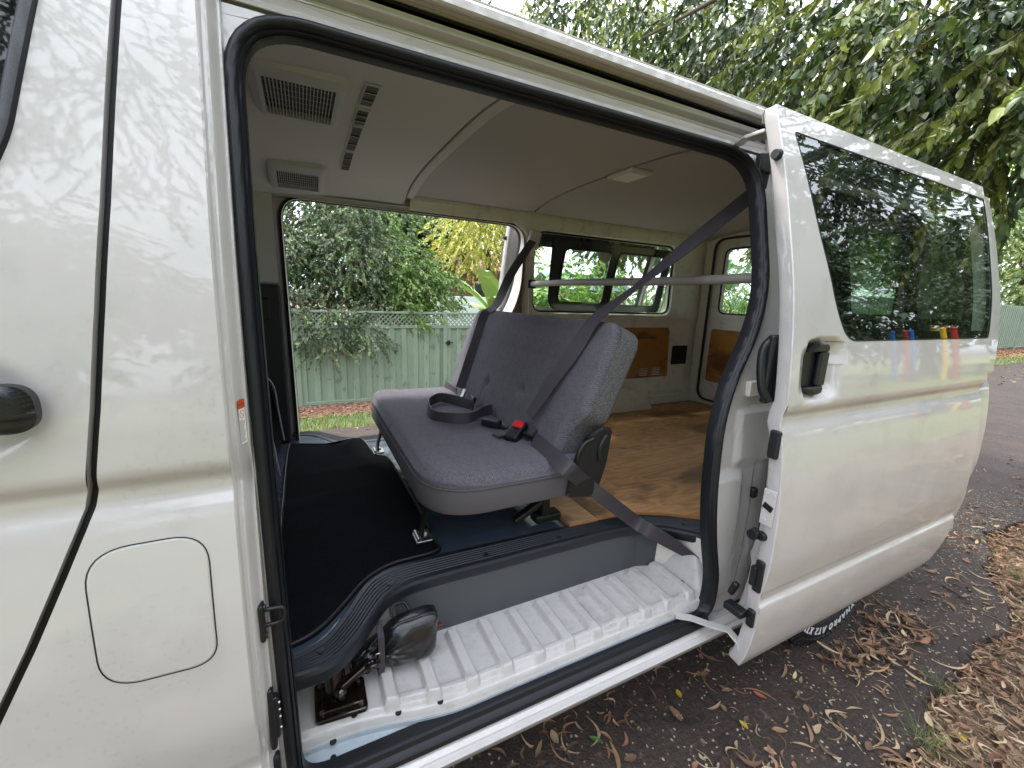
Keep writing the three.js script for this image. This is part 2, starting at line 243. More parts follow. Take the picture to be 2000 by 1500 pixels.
const jambGeo = () => {
  const rr = [[0, 0], [0.0025, -0.003], [0.004, -0.014], [0.0075, -0.0165], [0.010, -0.0165], [0.0125, -0.021], [0.0195, -0.037], [0.0205, -0.040], [0.0235, -0.0395], [0.025, -0.056]].map(([o, q]) => loop3(inset(E, o), body(q)));
  const out = roundPoly([[-0.0865, 0.374, 0.01], [1.285, 0.374, 0.01], [1.285, 1.806, 0.005], [0.14, 1.806, 0.1], [-0.03, 1.838, 0.06], [-0.066, 1.862, 0.01], [-0.0865, 1.870, 0.004]], 6);
  return merge([loft(rr, true, 0.5), sheet(out, [inset(S, -0.006)], (x, y) => profS(y) - 0.056 + (x > 0.99 ? 0.012 * sstep(0.885, 0.925, y) * sstep(1.075, 1.055, y) * sstep(1.09, 1.115, x) + 0.014 * sstep(1.155 + 0.25 * Math.max(0, 0.62 - y), 1.125 + 0.25 * Math.max(0, 0.62 - y), x) * sstep(0.9, 0.86, y) * sstep(0.46, 0.5, y) - 0.012 * sstep(1.2, 1.215, x) * sstep(0.95, 0.8, y) : 0), 0.012, 0.012)]);
};
const cutFlap = sheet(E, [], body(0), 0.2, 1); cutFlap.dispose();
const panel = part('side_panel', merge([skin, jambGeo()]), M.paint, van);
const inR = loop3(inset(S, 0.0125), bodyS(-0.07)), inR2 = loop3(inset(S, 0.010), (x, y) => -0.235), returnGeo = loft([inR, inR2], true, 0.7);
const inN = inR2.map((p) => V3(p.x > 0.9 ? p.x + 0.30 : p.x < 0.05 ? p.x - 0.09 : p.x, p.y < 0.5 ? p.y - 0.06 : p.y > 1.7 ? p.y + 0.075 : p.y, p.y < 0.5 ? -0.1 : p.z)); // the near pillar turns back behind the weatherstrip
part('door_jamb', loft([inR, inN], true, 0.7), M.paintIn, van);
// weatherstrip: a bulb outside, a double lip inside
const sealSec = [[0.010, -0.012], [0.0125, 0.002], [0.0095, 0.010], [0.004, 0.0135], [-0.0015, 0.012], [-0.0045, 0.007], [-0.006, 0.0025], [-0.0085, 0.0042], [-0.011, 0.0022], [-0.012, -0.003], [-0.0135, -0.002], [-0.0145, -0.012], [-0.0135, -0.03], [0.004, -0.03]];
const sealGeo = sweepLoop(S, bodyS(-0.055), sealSec);
part('weatherstrip', sealGeo, M.rubber, van);
// fuel flap: its own plate standing a hair proud in a groove
{
  const g = (o, d) => loop3(inset(flapOut, o), body(d));
  const flap = part('fuel_flap', merge([sheet(inset(flapOut, 0.0025), [], body(0.0012), 0.012, 0.05), loft([g(0.0025, 0.0012), g(0.0005, 0.0006), g(0.0, -0.004)], true, 0.9)]), M.paint, panel);
  const ring = sweepLoop(flapOut, body(0), [[0.0032, 0.0006], [0.0020, 0.0010], [-0.0008, 0.0004], [-0.0004, -0.003], [0.0032, -0.003]]);
  part('flap_gap', sweepLoop(inset(flapOut, -0.0006), body(0.0008), [[0.0013, -0.0004], [0.0008, 0.0001], [-0.0002, 0.0001], [-0.0004, -0.0004]]), M.satinBlack, panel);
}
// caution sticker on the jamb
{
  const w = 128, h = 512, c = document.createElement('canvas'); c.width = w; c.height = h; const k = c.getContext('2d');
  k.fillStyle = '#e9e7df'; k.fillRect(0, 0, w, h); k.fillStyle = '#d2562a'; k.fillRect(0, 0, w, 100);
  k.fillStyle = '#222'; k.font = 'bold 26px sans-serif'; k.fillText('CAUTION', 3, 62, w - 6);
  k.strokeStyle = '#c33'; k.lineWidth = 7; k.beginPath(); k.arc(w / 2, 165, 40, 0, 7); k.stroke(); k.beginPath(); k.moveTo(36, 137); k.lineTo(92, 193); k.stroke();
  k.fillStyle = '#555'; for (let i = 0; i < 15; i++) k.fillRect(12, 235 + i * 17, 60 + ((i * 37) % 44), 6);
  k.strokeStyle = '#333'; k.lineWidth = 4; k.strokeRect(2, 2, w - 4, h - 4);
  const t = new THREE.CanvasTexture(c); t.colorSpace = THREE.SRGBColorSpace;
  const A = V3(-0.0962, 1.196, prof(1.16) - 0.0215), B = V3(-0.0892, 1.196, prof(1.16) - 0.0375), y1 = 1.126, g = new THREE.BufferGeometry();
  g.setAttribute('position', new THREE.Float32BufferAttribute([A.x, A.y, A.z, B.x, B.y, B.z, B.x, y1, B.z, A.x, A.y, A.z, B.x, y1, B.z, A.x, y1, A.z], 3));
  g.setAttribute('uv', new THREE.Float32BufferAttribute([0, 1, 1, 1, 1, 0, 0, 1, 1, 0, 0, 0], 2)); g.computeVertexNormals();
  part('caution_label', g, new THREE.MeshStandardMaterial({ map: t, roughness: 0.4, side: THREE.DoubleSide }), panel);
}
// striker loop and contact plate on the front jamb
{
  const x = -0.0905;
  part('striker', merge([rbox(0.008, 0.068, 0.026, 0.004, 3).translate(x, 0.826, -0.022), tube([V3(x, 0.843, -0.024), V3(x + 0.016, 0.842, -0.024), V3(x + 0.030, 0.839, -0.024), V3(x + 0.032, 0.826, -0.024), V3(x + 0.026, 0.815, -0.024), V3(x, 0.814, -0.024)], 0.0035, 40, 8),
    ...[0.852, 0.800].map((y) => cyl(V3(x + 0.002, y, -0.018), V3(x + 0.0062, y, -0.018), 0.0055))]), M.blackPlastic, panel);
  const cp = part('contact_plate', merge([rbox(0.010, 0.125, 0.022, 0.005, 3).translate(x, 0.632, -0.022), rbox(0.016, 0.085, 0.016, 0.004, 3).translate(x + 0.003, 0.63, -0.024)]), M.blackPlastic, panel);
  for (const y of [0.655, 0.640, 0.625, 0.602]) part('contact_pin', cyl(V3(x + 0.010, y, -0.024), V3(x + 0.0135, y, -0.024), 0.0026), M.metal, panel);
  part('rubber_stop', rbox(0.012, 0.07, 0.018, 0.006, 3).translate(x, 0.515, -0.024), M.rubber, panel);
}
// front door beside the pillar
{
  const bowl = (x, y) => { const q = Math.hypot((x + 0.44) / 0.165, (y - 1.208) / 0.088); return -0.03 * sstep(1.0, 0.45, q); };
  const win = dense(roundPoly([[-0.268, 1.715, 0.02], [-0.30, 1.53, 0.02], [-0.345, 1.40, 0.06], [-0.50, 1.335, 0.08], [-1.12, 1.33, 0.05], [-0.86, 1.80, 0.04], [-0.265, 1.80, 0.03]], 6));
  const o = [...seamAt(-0.0055), [-0.9, 1.874], [-1.25, 1.30], [-1.28, 0.8], [-1.2, 0.32]];
  const fd = part('front_door', merge([sheet(o.slice().reverse(), [win], (x, y) => prof(y) + bowl(x, y), 0.009, 0.012), loft([loop3(o.slice(0, SEAM.length), body(0)), loop3(o.slice(0, SEAM.length).map(([x, y]) => [x + 0.001, y]), body(-0.004)), loop3(o.slice(0, SEAM.length), body(-0.03))], false, 0.6)]), M.paint, van);
  part('seam_seal', sheet([...seamAt(0.014), ...seamAt(-0.014).reverse()].reverse(), [], body(-0.014), 0.03, 0.05), M.rubber, fd);
  const fw = inset(win, -0.001);
  part('window_glass', sheet(fw, [], body(-0.008), 0.03, 0.1), mat([0.16, 0.2, 0.2], 0.02, { transmission: 1, thickness: 0 }), fd);
  part('window_seal', sweepLoop(win, body(-0.002), [[0.004, 0.003], [0.001, 0.007], [-0.008, 0.006], [-0.013, 0.001], [-0.013, -0.006], [0.004, -0.006]]), M.rubber, fd);
  const hp = roundPoly([[-0.57, 1.186, 0.02], [-0.291, 1.182, 0.026], [-0.291, 1.241, 0.026], [-0.57, 1.244, 0.02]], 8);
  part('door_handle', slab(hp, 0.034, 0.012, (x, y) => -0.0025 * sstep(1.205, 1.2, y)).translate(0, 0, -0.014), M.blackPlastic, fd);
  part('dashboard', merge([bx(-1.75, -1.25, 0.85, 1.12, -1.6, -0.25, 0.06), bx(-1.6, -1.3, 0.62, 0.9, -1.15, -0.7, 0.04)]), M.vinylSeat, van);
}
// the far side mirrors the near one
part('side_panel', mirror(merge([skin, jambGeo()])), M.paint, van);
part('door_jamb', mirror(returnGeo), M.paintIn, van);
part('weatherstrip', mirror(sealGeo), M.rubber, van);
part('front_door', mirror(sheet([...seamAt(-0.0055), [-0.9, 1.874], [-1.25, 1.30], [-1.28, 0.8], [-1.2, 0.32]].reverse(), [], body(0), 0.02, 0.2)), M.paint, van);
// roof
{
  const half = [[1.8735, -0.1725], [1.8725, -0.163], [1.875, -0.158], [1.890, -0.160], [1.8965, -0.166], [1.899, -0.176], [1.897, -0.19], [1.903, -0.205], [1.93, -0.30], [1.963, -0.5], [1.978, -0.7]];
  const sec = [...half, [1.984, ZC], ...half.slice().reverse().map(([y, z]) => [y, 2 * ZC - z])];
  const xs = [-1.35, -0.9, -0.3, 0.3, 0.9, 1.5, 2.1, 2.6, 2.74, XR];
  part('roof', loft(xs.map((x) => sec.map(([y, z]) => V3(x, y - (x > 2.65 ? (x - 2.65) * 0.25 : 0) - (x < -0.9 ? 0.12 : 0), z))), false, 0.5), M.paint, van);
  part('opaque_windscreen', loft([[V3(-1.35, 1.78, -0.2), V3(-1.35, 1.78, 2 * ZC + 0.2)], [V3(-2.0, 1.05, -0.1), V3(-2.0, 1.05, 2 * ZC + 0.1)]]), M.frit, van);  // unseen black panel closing the front, added to stop light leaks
  part('bonnet', merge([loft([[V3(-2.0, 1.05, -0.1), V3(-2.0, 1.05, 2 * ZC + 0.1)], [V3(-2.25, 0.9, -0.1), V3(-2.25, 0.9, 2 * ZC + 0.1)], [V3(-2.3, 0.35, -0.1), V3(-2.3, 0.35, 2 * ZC + 0.1)]]), ...[0, 1].map((k) => loft([[V3(-1.2, 0.34, 0), V3(-1.2, 1.32, -0.02)], [V3(-2.28, 0.34, -0.1), V3(-2.02, 1.05, -0.1)]].map((r) => r.map((p) => V3(p.x, p.y, k ? 2 * ZC - p.z : p.z)))))]), M.paint, van);
}
// upper door track above the opening
{
  const ex = (sec, x0, x1) => loft(sec.map(([y, z]) => [V3(x0, y, z), V3((x0 + x1) / 2, y, z), V3(x1, y, z)]), false, 0.35);
  const white = ex([[1.8645, -0.206], [1.857, -0.209], [1.8555, -0.2005], [1.8495, -0.2], [1.848, -0.226], [1.8385, -0.229], [1.8335, -0.207], [1.8318, -0.207], [1.8312, -0.2125], [1.8302, -0.2125], [1.8296, -0.2065], [1.822, -0.2085], [1.812, -0.202], [1.8, -0.2005]], -0.098, 1.285);
  const black = ex([[1.8735, -0.173], [1.892, -0.176], [1.895, -0.22], [1.895, -0.245], [1.862, -0.245], [1.8645, -0.2065]], -0.098, 1.285);
  const rail = ex([[1.884, -0.222], [1.8825, -0.214], [1.8785, -0.212], [1.8765, -0.2145], [1.8775, -0.222]], -0.098, 1.285);
  for (const f of [(g) => g, mirror]) {
    const tr = part('door_track', f(white), M.paint, van); part('track_slot', f(black), M.satinBlack, tr); part('track_rail', f(rail), M.rubber, tr);
  }
}
// step well: a ribbed painted step, its riser and the rubber along the sill
{
  const ribs = []; for (let k = 0; k < 11; k++) ribs.push(0.128 + k * 0.0925);
  const lipZ = (x) => lerp(-0.122, -0.076, sstep(0.0, 0.3, x));
  const hy = (x, z) => {
    const L = lipZ(x); let y = 0.446; const dz = L - z; // dz grows to the inside
    let rib = 0; for (const c of ribs) rib = Math.max(rib, sstep(0.0180, 0.0125, Math.abs(x - c)));
    if (x < 0.1) rib *= 0;
    const onrib = rib * sstep(0.006, 0.018, dz) * sstep(-0.268, -0.258, z);
    const bar = (x > 0.14 && x < 1.04) ? sstep(0.016, 0.022, dz) * sstep(0.040, 0.034, dz) * (1 - rib) : 0;
    y += 0.020 * onrib + 0.012 * bar * (0.6 + 0.4 * sstep(0.1, 0.2, x));
    y -= 0.012 * sstep(0.016, 0.006, dz);
    y -= 0.02 * sstep(0.004, -0.002, dz);
    y += 0.10 * sstep(1.075, 1.125, x) * sstep(-0.06, -0.16, z);
    return y;
  };
  const rows = [], nz = 84, nx = 440;
  for (let j = 0; j <= nz; j++) { const r = []; for (let i = 0; i <= nx; i++) { const x = lerp(-0.085, 1.15, i / nx), L = lipZ(x) + 0.004, z = lerp(-0.285, L, j / nz); r.push(V3(x, hy(x, z), z)); } rows.push(r); }
  const g = new THREE.BufferGeometry(), P = [], I = [];
  rows.forEach((r) => r.forEach((p) => P.push(p.x, p.y, p.z)));
  for (let j = 0; j < nz; j++) for (let i = 0; i < nx; i++) { const a = j * (nx + 1) + i, c = a + nx + 1; I.push(a, c, a + 1, a + 1, c, c + 1); }
  g.setAttribute('position', new THREE.Float32BufferAttribute(P, 3)); g.setIndex(I); g.computeVertexNormals(); const sg = boxUV(g);
  const lx = []; for (let i = 0; i <= 60; i++) lx.push(lerp(-0.085, 1.13, i / 60));
  const low = loft([[0.001, 0.416], [0.0005, 0.402], [-1, 0.398], [-2, 0.36]].map(([o, y]) => lx.map((x) => V3(x, y, o === -1 ? -0.050 : o === -2 ? -0.047 : lipZ(x) + 0.004 - o))), false, 0.4);
  const riser = loft([[V3(-0.09, 0.44, -0.30), V3(0.16, 0.44, -0.283), V3(1.0, 0.44, -0.283), V3(1.07, 0.44, -0.26), V3(1.12, 0.44, -0.2)], [V3(-0.09, 0.60, -0.30), V3(0.16, 0.60, -0.292), V3(0.99, 0.60, -0.289), V3(1.06, 0.60, -0.25), V3(1.11, 0.60, -0.18)]], false, 0.2);
  for (const f of [(q) => q, mirror]) {
    const st = part('step', f(sg), M.step, van); part('sill_channel', f(low), M.sillSteel, st);
    part('sill_rubber', f(loft([[0.4105, -0.0605], [0.4125, -0.056], [0.411, -0.050], [0.402, -0.047], [0.3985, -0.049], [0.396, -0.045], [0.388, -0.038], [0.378, -0.036], [0.3735, -0.040]].map(([y, z]) => [-0.055, 0.5, 1.085].map((x) => V3(x, y, z))), false, 0.5)), M.rubber, st);
    if (f === mirror) part('step_riser', f(riser), M.riser, van);
    else {
      part('step_riser', loft([[V3(0.17, 0.44, -0.284), V3(0.6, 0.44, -0.284), V3(1.0, 0.44, -0.284), V3(1.065, 0.44, -0.262)], [V3(0.17, 0.606, -0.299), V3(0.6, 0.606, -0.299), V3(0.99, 0.606, -0.29), V3(1.06, 0.606, -0.25)]], false, 0.3), M.riser, van);
      part('well_wall', loft([[V3(-0.088, 0.40, -0.09), V3(-0.088, 0.40, -0.305), V3(0.175, 0.40, -0.305)], [V3(-0.088, 0.606, -0.09), V3(-0.088, 0.606, -0.305), V3(0.175, 0.606, -0.305)]], false, 0.3), M.paintIn, van);
      part('well_wall', loft([[V3(1.065, 0.44, -0.262), V3(1.11, 0.44, -0.22), V3(1.14, 0.44, -0.12)], [V3(1.06, 0.604, -0.25), V3(1.105, 0.604, -0.2), V3(1.14, 0.604, -0.11)]], false, 0.9), M.paintIn, van);
      for (const [px, py] of [[860, 1363], [778, 1382], [692, 1394], [649, 1424], [1333, 1138]]) { const p = atY(px, py, 0.4475); part('plug', new THREE.CylinderGeometry(0.0065, 0.007, 0.003, 20).translate(p.x, hy(p.x, p.z) + 0.0005, p.z), M.satinBlack, st); }
      for (const [px, py] of [[651, 1480]]) { const p = atY(px, py, 0.4); part('plug', new THREE.CylinderGeometry(0.006, 0.0065, 0.003, 20).translate(p.x, 0.4, p.z), M.satinBlack, st); }
    }
  }
}
// cabin floor, scuff trim
const YF = 0.61;
const flat = (outline, y0, y1, r = 0.002) => plate(outline.map(([x, z]) => [x, -z]), 0, y1 - y0, r).rotateX(-Math.PI / 2).translate(0, y0, 0);
{
  const m2 = (z) => 2 * ZC - z;
  part('cabin_floor', flat([[-1.0, -0.12], [0.01, -0.122], [0.066, -0.168], [0.15, -0.28], [0.25, -0.305], [0.97, -0.29], [1.06, -0.24], [1.145, -0.15], [XR - 0.04, -0.15], [XR - 0.04, m2(-0.15)], [1.145, m2(-0.15)], [1.06, m2(-0.24)], [0.97, m2(-0.29)], [0.25, m2(-0.305)], [0.15, m2(-0.28)], [0.066, m2(-0.168)], [0.01, m2(-0.122)], [-1.0, m2(-0.12)]], YF - 0.03, YF, 0.001), M.vinyl, van);
  const outer = [[-0.09, -0.108], [-0.05, -0.108], [0.01, -0.113], [0.066, -0.158], [0.11, -0.218], [0.15, -0.265], [0.20, -0.288], [0.28, -0.294], [0.45, -0.292], [0.70, -0.29], [0.90, -0.284], [0.985, -0.268], [1.06, -0.222], [1.14, -0.135], [1.17, -0.10]];
  const inner = [[-0.09, -0.165], [-0.06, -0.168], [0.0, -0.195], [0.05, -0.262], [0.085, -0.32], [0.125, -0.368], [0.19, -0.388], [0.28, -0.390], [0.45, -0.385], [0.70, -0.375], [0.90, -0.358], [1.02, -0.335], [1.13, -0.275], [1.22, -0.20], [1.26, -0.16]];
  const n = 120, co = curve(outer.map(([x, z]) => V3(x, 0, z)), n), ci = curve(inner.map(([x, z]) => V3(x, 0, z)), n);
  const rows = [], add = (t, y) => rows.push(co.map((p, i) => { const q = p.clone().lerp(ci[i], t); q.y = y; return q; }));
  add(0.02, YF - 0.030); add(-0.01, YF - 0.022); add(-0.01, YF - 0.004); add(0.03, YF + 0.0035); add(0.10, YF + 0.0055);
  for (let k = 0; k < 6; k++) { const t = 0.17 + k * 0.105; add(t, YF + 0.0055); add(t + 0.02, YF + 0.0030); add(t + 0.045, YF + 0.0030); add(t + 0.065, YF + 0.0055); }
  add(0.92, YF + 0.0055); add(0.98, YF + 0.003); add(1.0, YF + 0.0005);
  const g = loft(rows, false, 0.35), sc = part('scuff_trim', g, M.trimBlue, van);
  for (const [px, py] of [[762, 1140], [950, 1083], [1093, 1049], [627, 1270], [1335, 1023]]) { const p = atY(px, py, YF + 0.007); part('screw', merge([new THREE.CylinderGeometry(0.0068, 0.0078, 0.004, 20).translate(p.x, YF + 0.0058, p.z), new THREE.CylinderGeometry(0.0030, 0.0030, 0.005, 12).translate(p.x, YF + 0.0064, p.z)]), M.blackPlastic, sc); }
  part('scuff_trim', mirror(g), M.trimBlue, van);
}
// inner walls, headliner, rear door
const zin = (y) => -0.24 - 0.02 * sstep(1.7, 1.86, y) - 0.05 * sstep(0.85, 0.62, y) + 0.012 * sstep(1.26, 1.20, y);
{
  const wo = [[1.24, YF], [XR - 0.04, YF], [XR - 0.04, 1.855], [0.52, 1.855], [0.52, 1.786], [1.13, 1.786], [1.20, 1.75], [1.235, 1.68]];
  const wall = sheet(wo, [rrect(1.265, 2.44, 1.272, 1.768, 0.075)], (x, y) => zin(y), 0.012, 0.1);
  const ret = loft([loop3(rrect(1.265, 2.44, 1.272, 1.768, 0.075), (x, y) => zin(y)), loop3(rrect(1.272, 2.435, 1.28, 1.762, 0.075), (x, y) => zin(y) + 0.02), loop3(rrect(1.262, 2.56, 1.268, 1.772, 0.07), body(-0.012))], true, 0.4);
  const fl = loop3([[1.24, YF], [1.235, 1.68], [1.20, 1.75], [1.13, 1.786], [0.52, 1.786]], (x, y) => zin(y)), fl2 = fl.map((p) => V3(p.x - 0.012, p.y + (p.y > 1.7 ? -0.006 : 0), -0.13 + (prof(p.y) < -0.07 ? prof(p.y) + 0.02 : 0)));
  const g = merge([wall, ret, loft([fl, fl2], false, 0.5)]);
  const hn = rrect(1.46, 2.44, 1.272, 1.768, 0.075), gn = merge([sheet([[1.43, YF], [XR - 0.04, YF], [XR - 0.04, 1.855], [1.43, 1.855]], [hn], (x, y) => zin(y), 0.03, 0.3), loft([loop3(hn, (x, y) => zin(y)), loop3(rrect(1.44, 2.56, 1.268, 1.772, 0.07), body(-0.012))], true, 0.4)]);
  for (const f of [(q) => q, mirror]) {
    const w = part('inner_wall', f === mirror ? mirror(g) : gn, M.paintIn, van);
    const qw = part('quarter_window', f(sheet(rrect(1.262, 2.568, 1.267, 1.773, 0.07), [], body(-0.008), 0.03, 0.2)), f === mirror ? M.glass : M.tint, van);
    const pa = dense(rrect(1.565, 1.945, 1.345, 1.688, 0.035)), pb = dense(rrect(2.015, 2.455, 1.335, 1.692, 0.035));
    part('window_frame', f(merge([sheet(roundPoly([[1.50, 1.285, 0.09], [2.53, 1.285, 0.05], [2.53, 1.745, 0.03], [1.455, 1.745, 0.02]], 6), [pa, pb], body(-0.011), 0.02, 0.2), sheet(roundPoly([[1.505, 1.29, 0.09], [2.525, 1.29, 0.05], [2.525, 1.74, 0.03], [1.46, 1.74, 0.02]], 6), [pa, pb], body(-0.016), 0.02, 0.2, true), sweepLoop(pa, body(-0.014), [[0.009, -0.006], [0.009, 0.002], [-0.003, 0.002], [-0.003, -0.006]]), sweepLoop(pb, body(-0.014), [[0.009, -0.006], [0.009, 0.002], [-0.003, 0.002], [-0.003, -0.006]])])), M.frit, qw);
    part('window_rubber', f(sweepLoop(rrect(f === mirror ? 1.272 : 1.465, 2.432, 1.28, 1.76, 0.072), (x, y) => zin(y) + 0.02, [[0.004, -0.004], [0.004, 0.006], [-0.007, 0.008], [-0.008, -0.002]])), M.rubber, qw);
    if (f === mirror) {
      const po = roundPoly([[1.55, 0.785, 0.03], [2.49, 0.785, 0.03], [2.462, 1.183, 0.03], [1.52, 1.183, 0.03]], 5), zp = 2 * ZC - zin(1.0) + 0.004;
      const holes = []; for (const x0 of [2.20, 2.325]) for (let k = 0; k < 5; k++) holes.push(rrect(x0, x0 + 0.085, 0.825 + k * 0.0125, 0.831 + k * 0.0125, 0.002, 2));
      const pw = part('plywood_lining', plate(po, zp - 0.004, zp, 0.0012, holes), M.plyWall, w);
      part('vent_backing', bx(2.18, 2.43, 0.815, 0.89, zp - 0.006, zp - 0.0045, 0.0005), M.satinBlack, w);
      for (const [x, y] of [[2.445, 1.165], [2.30, 1.17], [2.45, 0.98], [2.46, 0.80], [2.0, 1.17]]) part('screw', cyl(V3(x, y, zp - 0.001), V3(x, y, zp + 0.003), 0.006), M.zinc, w);
      part('jack_pocket', bx(2.515, 2.675, 0.90, 1.045, 2 * ZC - zin(1) - 0.002, 2 * ZC - zin(1) + 0.006, 0.006), M.satinBlack, w);
      part('wall_ridge', merge([rbox(0.34, 0.03, 0.014, 0.006, 3).translate(2.45, 0.70, 2 * ZC - zin(0.7) + 0.002), rbox(0.34, 0.02, 0.01, 0.005, 3).translate(2.45, 0.665, 2 * ZC - zin(0.66) + 0.002)]), M.paintIn, w);
      part('header_pad', rbox(0.235, 0.034, 0.008, 0.003, 3).translate(0.66, 1.842, 2 * ZC - zin(1.842) + 0.004), M.paintIn, w);
    }
  }
  // headliner
  const hl = (z) => 1.893 - 0.046 * Math.pow(Math.abs((z - ZC) / 0.64), 3.2);
  const zs = []; for (let i = 0; i <= 48; i++) zs.push(lerp(-0.275, 2 * ZC + 0.275, i / 48));
  part('headliner', loft([0.515, 0.9, 1.228].map((x) => zs.map((z) => V3(x, hl(z) + 0.004, z))), false, 1.5), M.headGrey, van);
  part('headliner', loft([1.232, 1.8, 2.4, 2.72].map((x) => zs.map((z) => V3(x, hl(z) + 0.0025 - (x > 2.6 ? 0.03 : 0), z))), false, 1.5), M.headGrey, van);
  part('headliner_rib', loft([[0.494, 0.010], [0.496, -0.008], [0.502, -0.013], [0.528, -0.013], [0.537, -0.006], [0.539, 0.006]].map(([x, d]) => zs.map((z) => V3(x, hl(z) + d, z))), false, 0.5), M.headFront, van);
  const fr = (x, z) => { const a = Math.abs(z - ZC), e = sstep(0.46, 0.74, a); return hl(ZC + Math.min(a, 0.6) * Math.sign(z - ZC)) - 0.006 - 0.055 * e * e - 0.03 * sstep(0.3, -0.3, x) * sstep(0.1, 0.6, a); };
  const zf = []; for (let i = 0; i <= 60; i++) zf.push(lerp(-0.19, 2 * ZC + 0.19, i / 60));
  const xf = []; for (let i = 0; i <= 20; i++) xf.push(lerp(-1.3, 0.4885, i / 20));
  part('headliner_front', loft(xf.map((x) => zf.map((z) => V3(x, fr(x, z), z))), false, 1.5), M.headFront, van);
  part('header_front', loft([[V3(-0.08, 1.795, -1.6), V3(0.52, 1.80, -1.6)], [V3(-0.08, 1.778, -1.615), V3(0.52, 1.782, -1.615)]].concat([[V3(-0.08, 1.778, -1.66), V3(0.52, 1.782, -1.66)]]), false, 0.4), M.headFront, van);
  // ceiling air vents: bezel, core and louvres
  function vent(o, ux, uz, w, d, nm) { // o: centre, ux along x, uz along the ceiling, faces down
    const up = V3().crossVectors(uz, ux).normalize(); if (up.y < 0) up.negate();
    const P = (a, b, c) => o.clone().addScaledVector(ux, a).addScaledVector(uz, b).addScaledVector(up, c);
    const ring = (a, b, r, c) => rrect(-a, a, -b, b, r, 5).map(([x, y]) => P(x, y, c));
    const v = part('air_vent', merge([loft([ring(w / 2 + 0.036, d / 2 + 0.05, 0.03, 0.03), ring(w / 2 + 0.026, d / 2 + 0.035, 0.025, 0.004), ring(w / 2 + 0.010, d / 2 + 0.012, 0.006, -0.006), ring(w / 2, d / 2, 0.003, -0.006), ring(w / 2, d / 2, 0.003, 0.012)], true, 0.45)]), M.vent, van);
    const sl = []; for (let k = 1; k < 20; k++) { const a = lerp(-w / 2, w / 2, k / 20); sl.push(loft([[P(a - 0.0011, -d / 2, -0.004), P(a - 0.0011, d / 2, -0.004)], [P(a + 0.0011, -d / 2, -0.004), P(a + 0.0011, d / 2, -0.004)], [P(a + 0.0011, -d / 2, 0.01), P(a + 0.0011, d / 2, 0.01)]])); }
    for (let k = 1; k < 7; k++) { const b = lerp(-d / 2, d / 2, k / 7); sl.push(loft([[P(-w / 2, b - 0.001, 0.001), P(w / 2, b - 0.001, 0.001)], [P(-w / 2, b + 0.001, 0.001), P(w / 2, b + 0.001, 0.001)]])); }
    asStuff(part('louvre', merge(sl), M.vent, v)); part('vent_core', loft([[P(-w / 2, -d / 2, 0.013), P(w / 2, -d / 2, 0.013)], [P(-w / 2, d / 2, 0.013), P(w / 2, d / 2, 0.013)]]), M.satinBlack, v);
  }
  vent(V3(0.024, 1.858, -0.70), V3(1, 0, 0), V3(0, -0.02, 1).normalize(), 0.165, 0.25);
  vent(V3(0.012, 1.814, -1.424), V3(1, 0, 0), V3(0, 0.36, 1).normalize(), 0.155, 0.115);
  for (const [z0, z1] of [[-0.54, -0.70], [-0.73, -0.86], [-0.875, -1.13], [-1.15, -1.36]]) {
    const y = (z) => fr(0.19, z) - 0.002, x0 = 0.178, x1 = 0.208, q = part('ceiling_slot', loft([[V3(x0 - 0.006, y(z0), z0), V3(x1 + 0.006, y(z0), z0), V3(x1 + 0.006, y(z1), z1), V3(x0 - 0.006, y(z1), z1)], [V3(x0, y(z0) - 0.003, z0 - 0.006), V3(x1, y(z0) - 0.003, z0 - 0.006), V3(x1, y(z1) - 0.003, z1 + 0.006), V3(x0, y(z1) - 0.003, z1 + 0.006)]], true, 0.4), M.vent, van);
    part('slot_core', loft([[V3(x0, y(z0) - 0.0025, z0 - 0.006), V3(x1, y(z0) - 0.0025, z0 - 0.006)], [V3(x0, y(z1) - 0.0025, z1 + 0.006), V3(x1, y(z1) - 0.0025, z1 + 0.006)]]), M.pillarBlack, q);
    for (const t of [0.35, 0.7]) { const z = lerp(z0, z1, t); part('slot_vane', rbox(0.03, 0.002, 0.012, 0.001).rotateX(0.5).translate(0.193, y(z) - 0.004, z), M.vent, q); }
  }
  const lm = part('dome_lamp', rbox(0.12, 0.016, 0.16, 0.007, 3).translate(1.28, hl(-0.8) - 0.004, -0.82), M.headFront, van);
  part('lens', rbox(0.085, 0.006, 0.12, 0.003, 3).translate(1.28, hl(-0.8) - 0.012, -0.82), mat([0.7, 0.7, 0.66], 0.3), lm);
  // rear door with window and plywood lining
  const xb = 2.735, fx = (g) => g.rotateY(-Math.PI / 2).translate(0, 0, 0); // outline drawn in (z, y)
  const zy = (l, x) => l.map(([z, y]) => V3(x, y, z));
  const outz = [[2 * ZC + 0.255, YF], [-0.255, YF], [-0.255, 1.855], [2 * ZC + 0.255, 1.855]];
  const win = rrect(2 * ZC + 0.40, -0.40, 1.295, 1.762, 0.06), dr = rrect(2 * ZC + 0.325, -0.325, 0.645, 1.83, 0.09);
  const toX = (g, x, s = 1) => { const p = g.attributes.position, n = g.attributes.normal; for (let i = 0; i < p.count; i++) { const z = p.getX(i), d = p.getZ(i), nx = n.getX(i), nz = n.getZ(i); p.setXYZ(i, x - d, p.getY(i), z); n.setXYZ(i, -nz, n.getY(i), nx); } return g; };
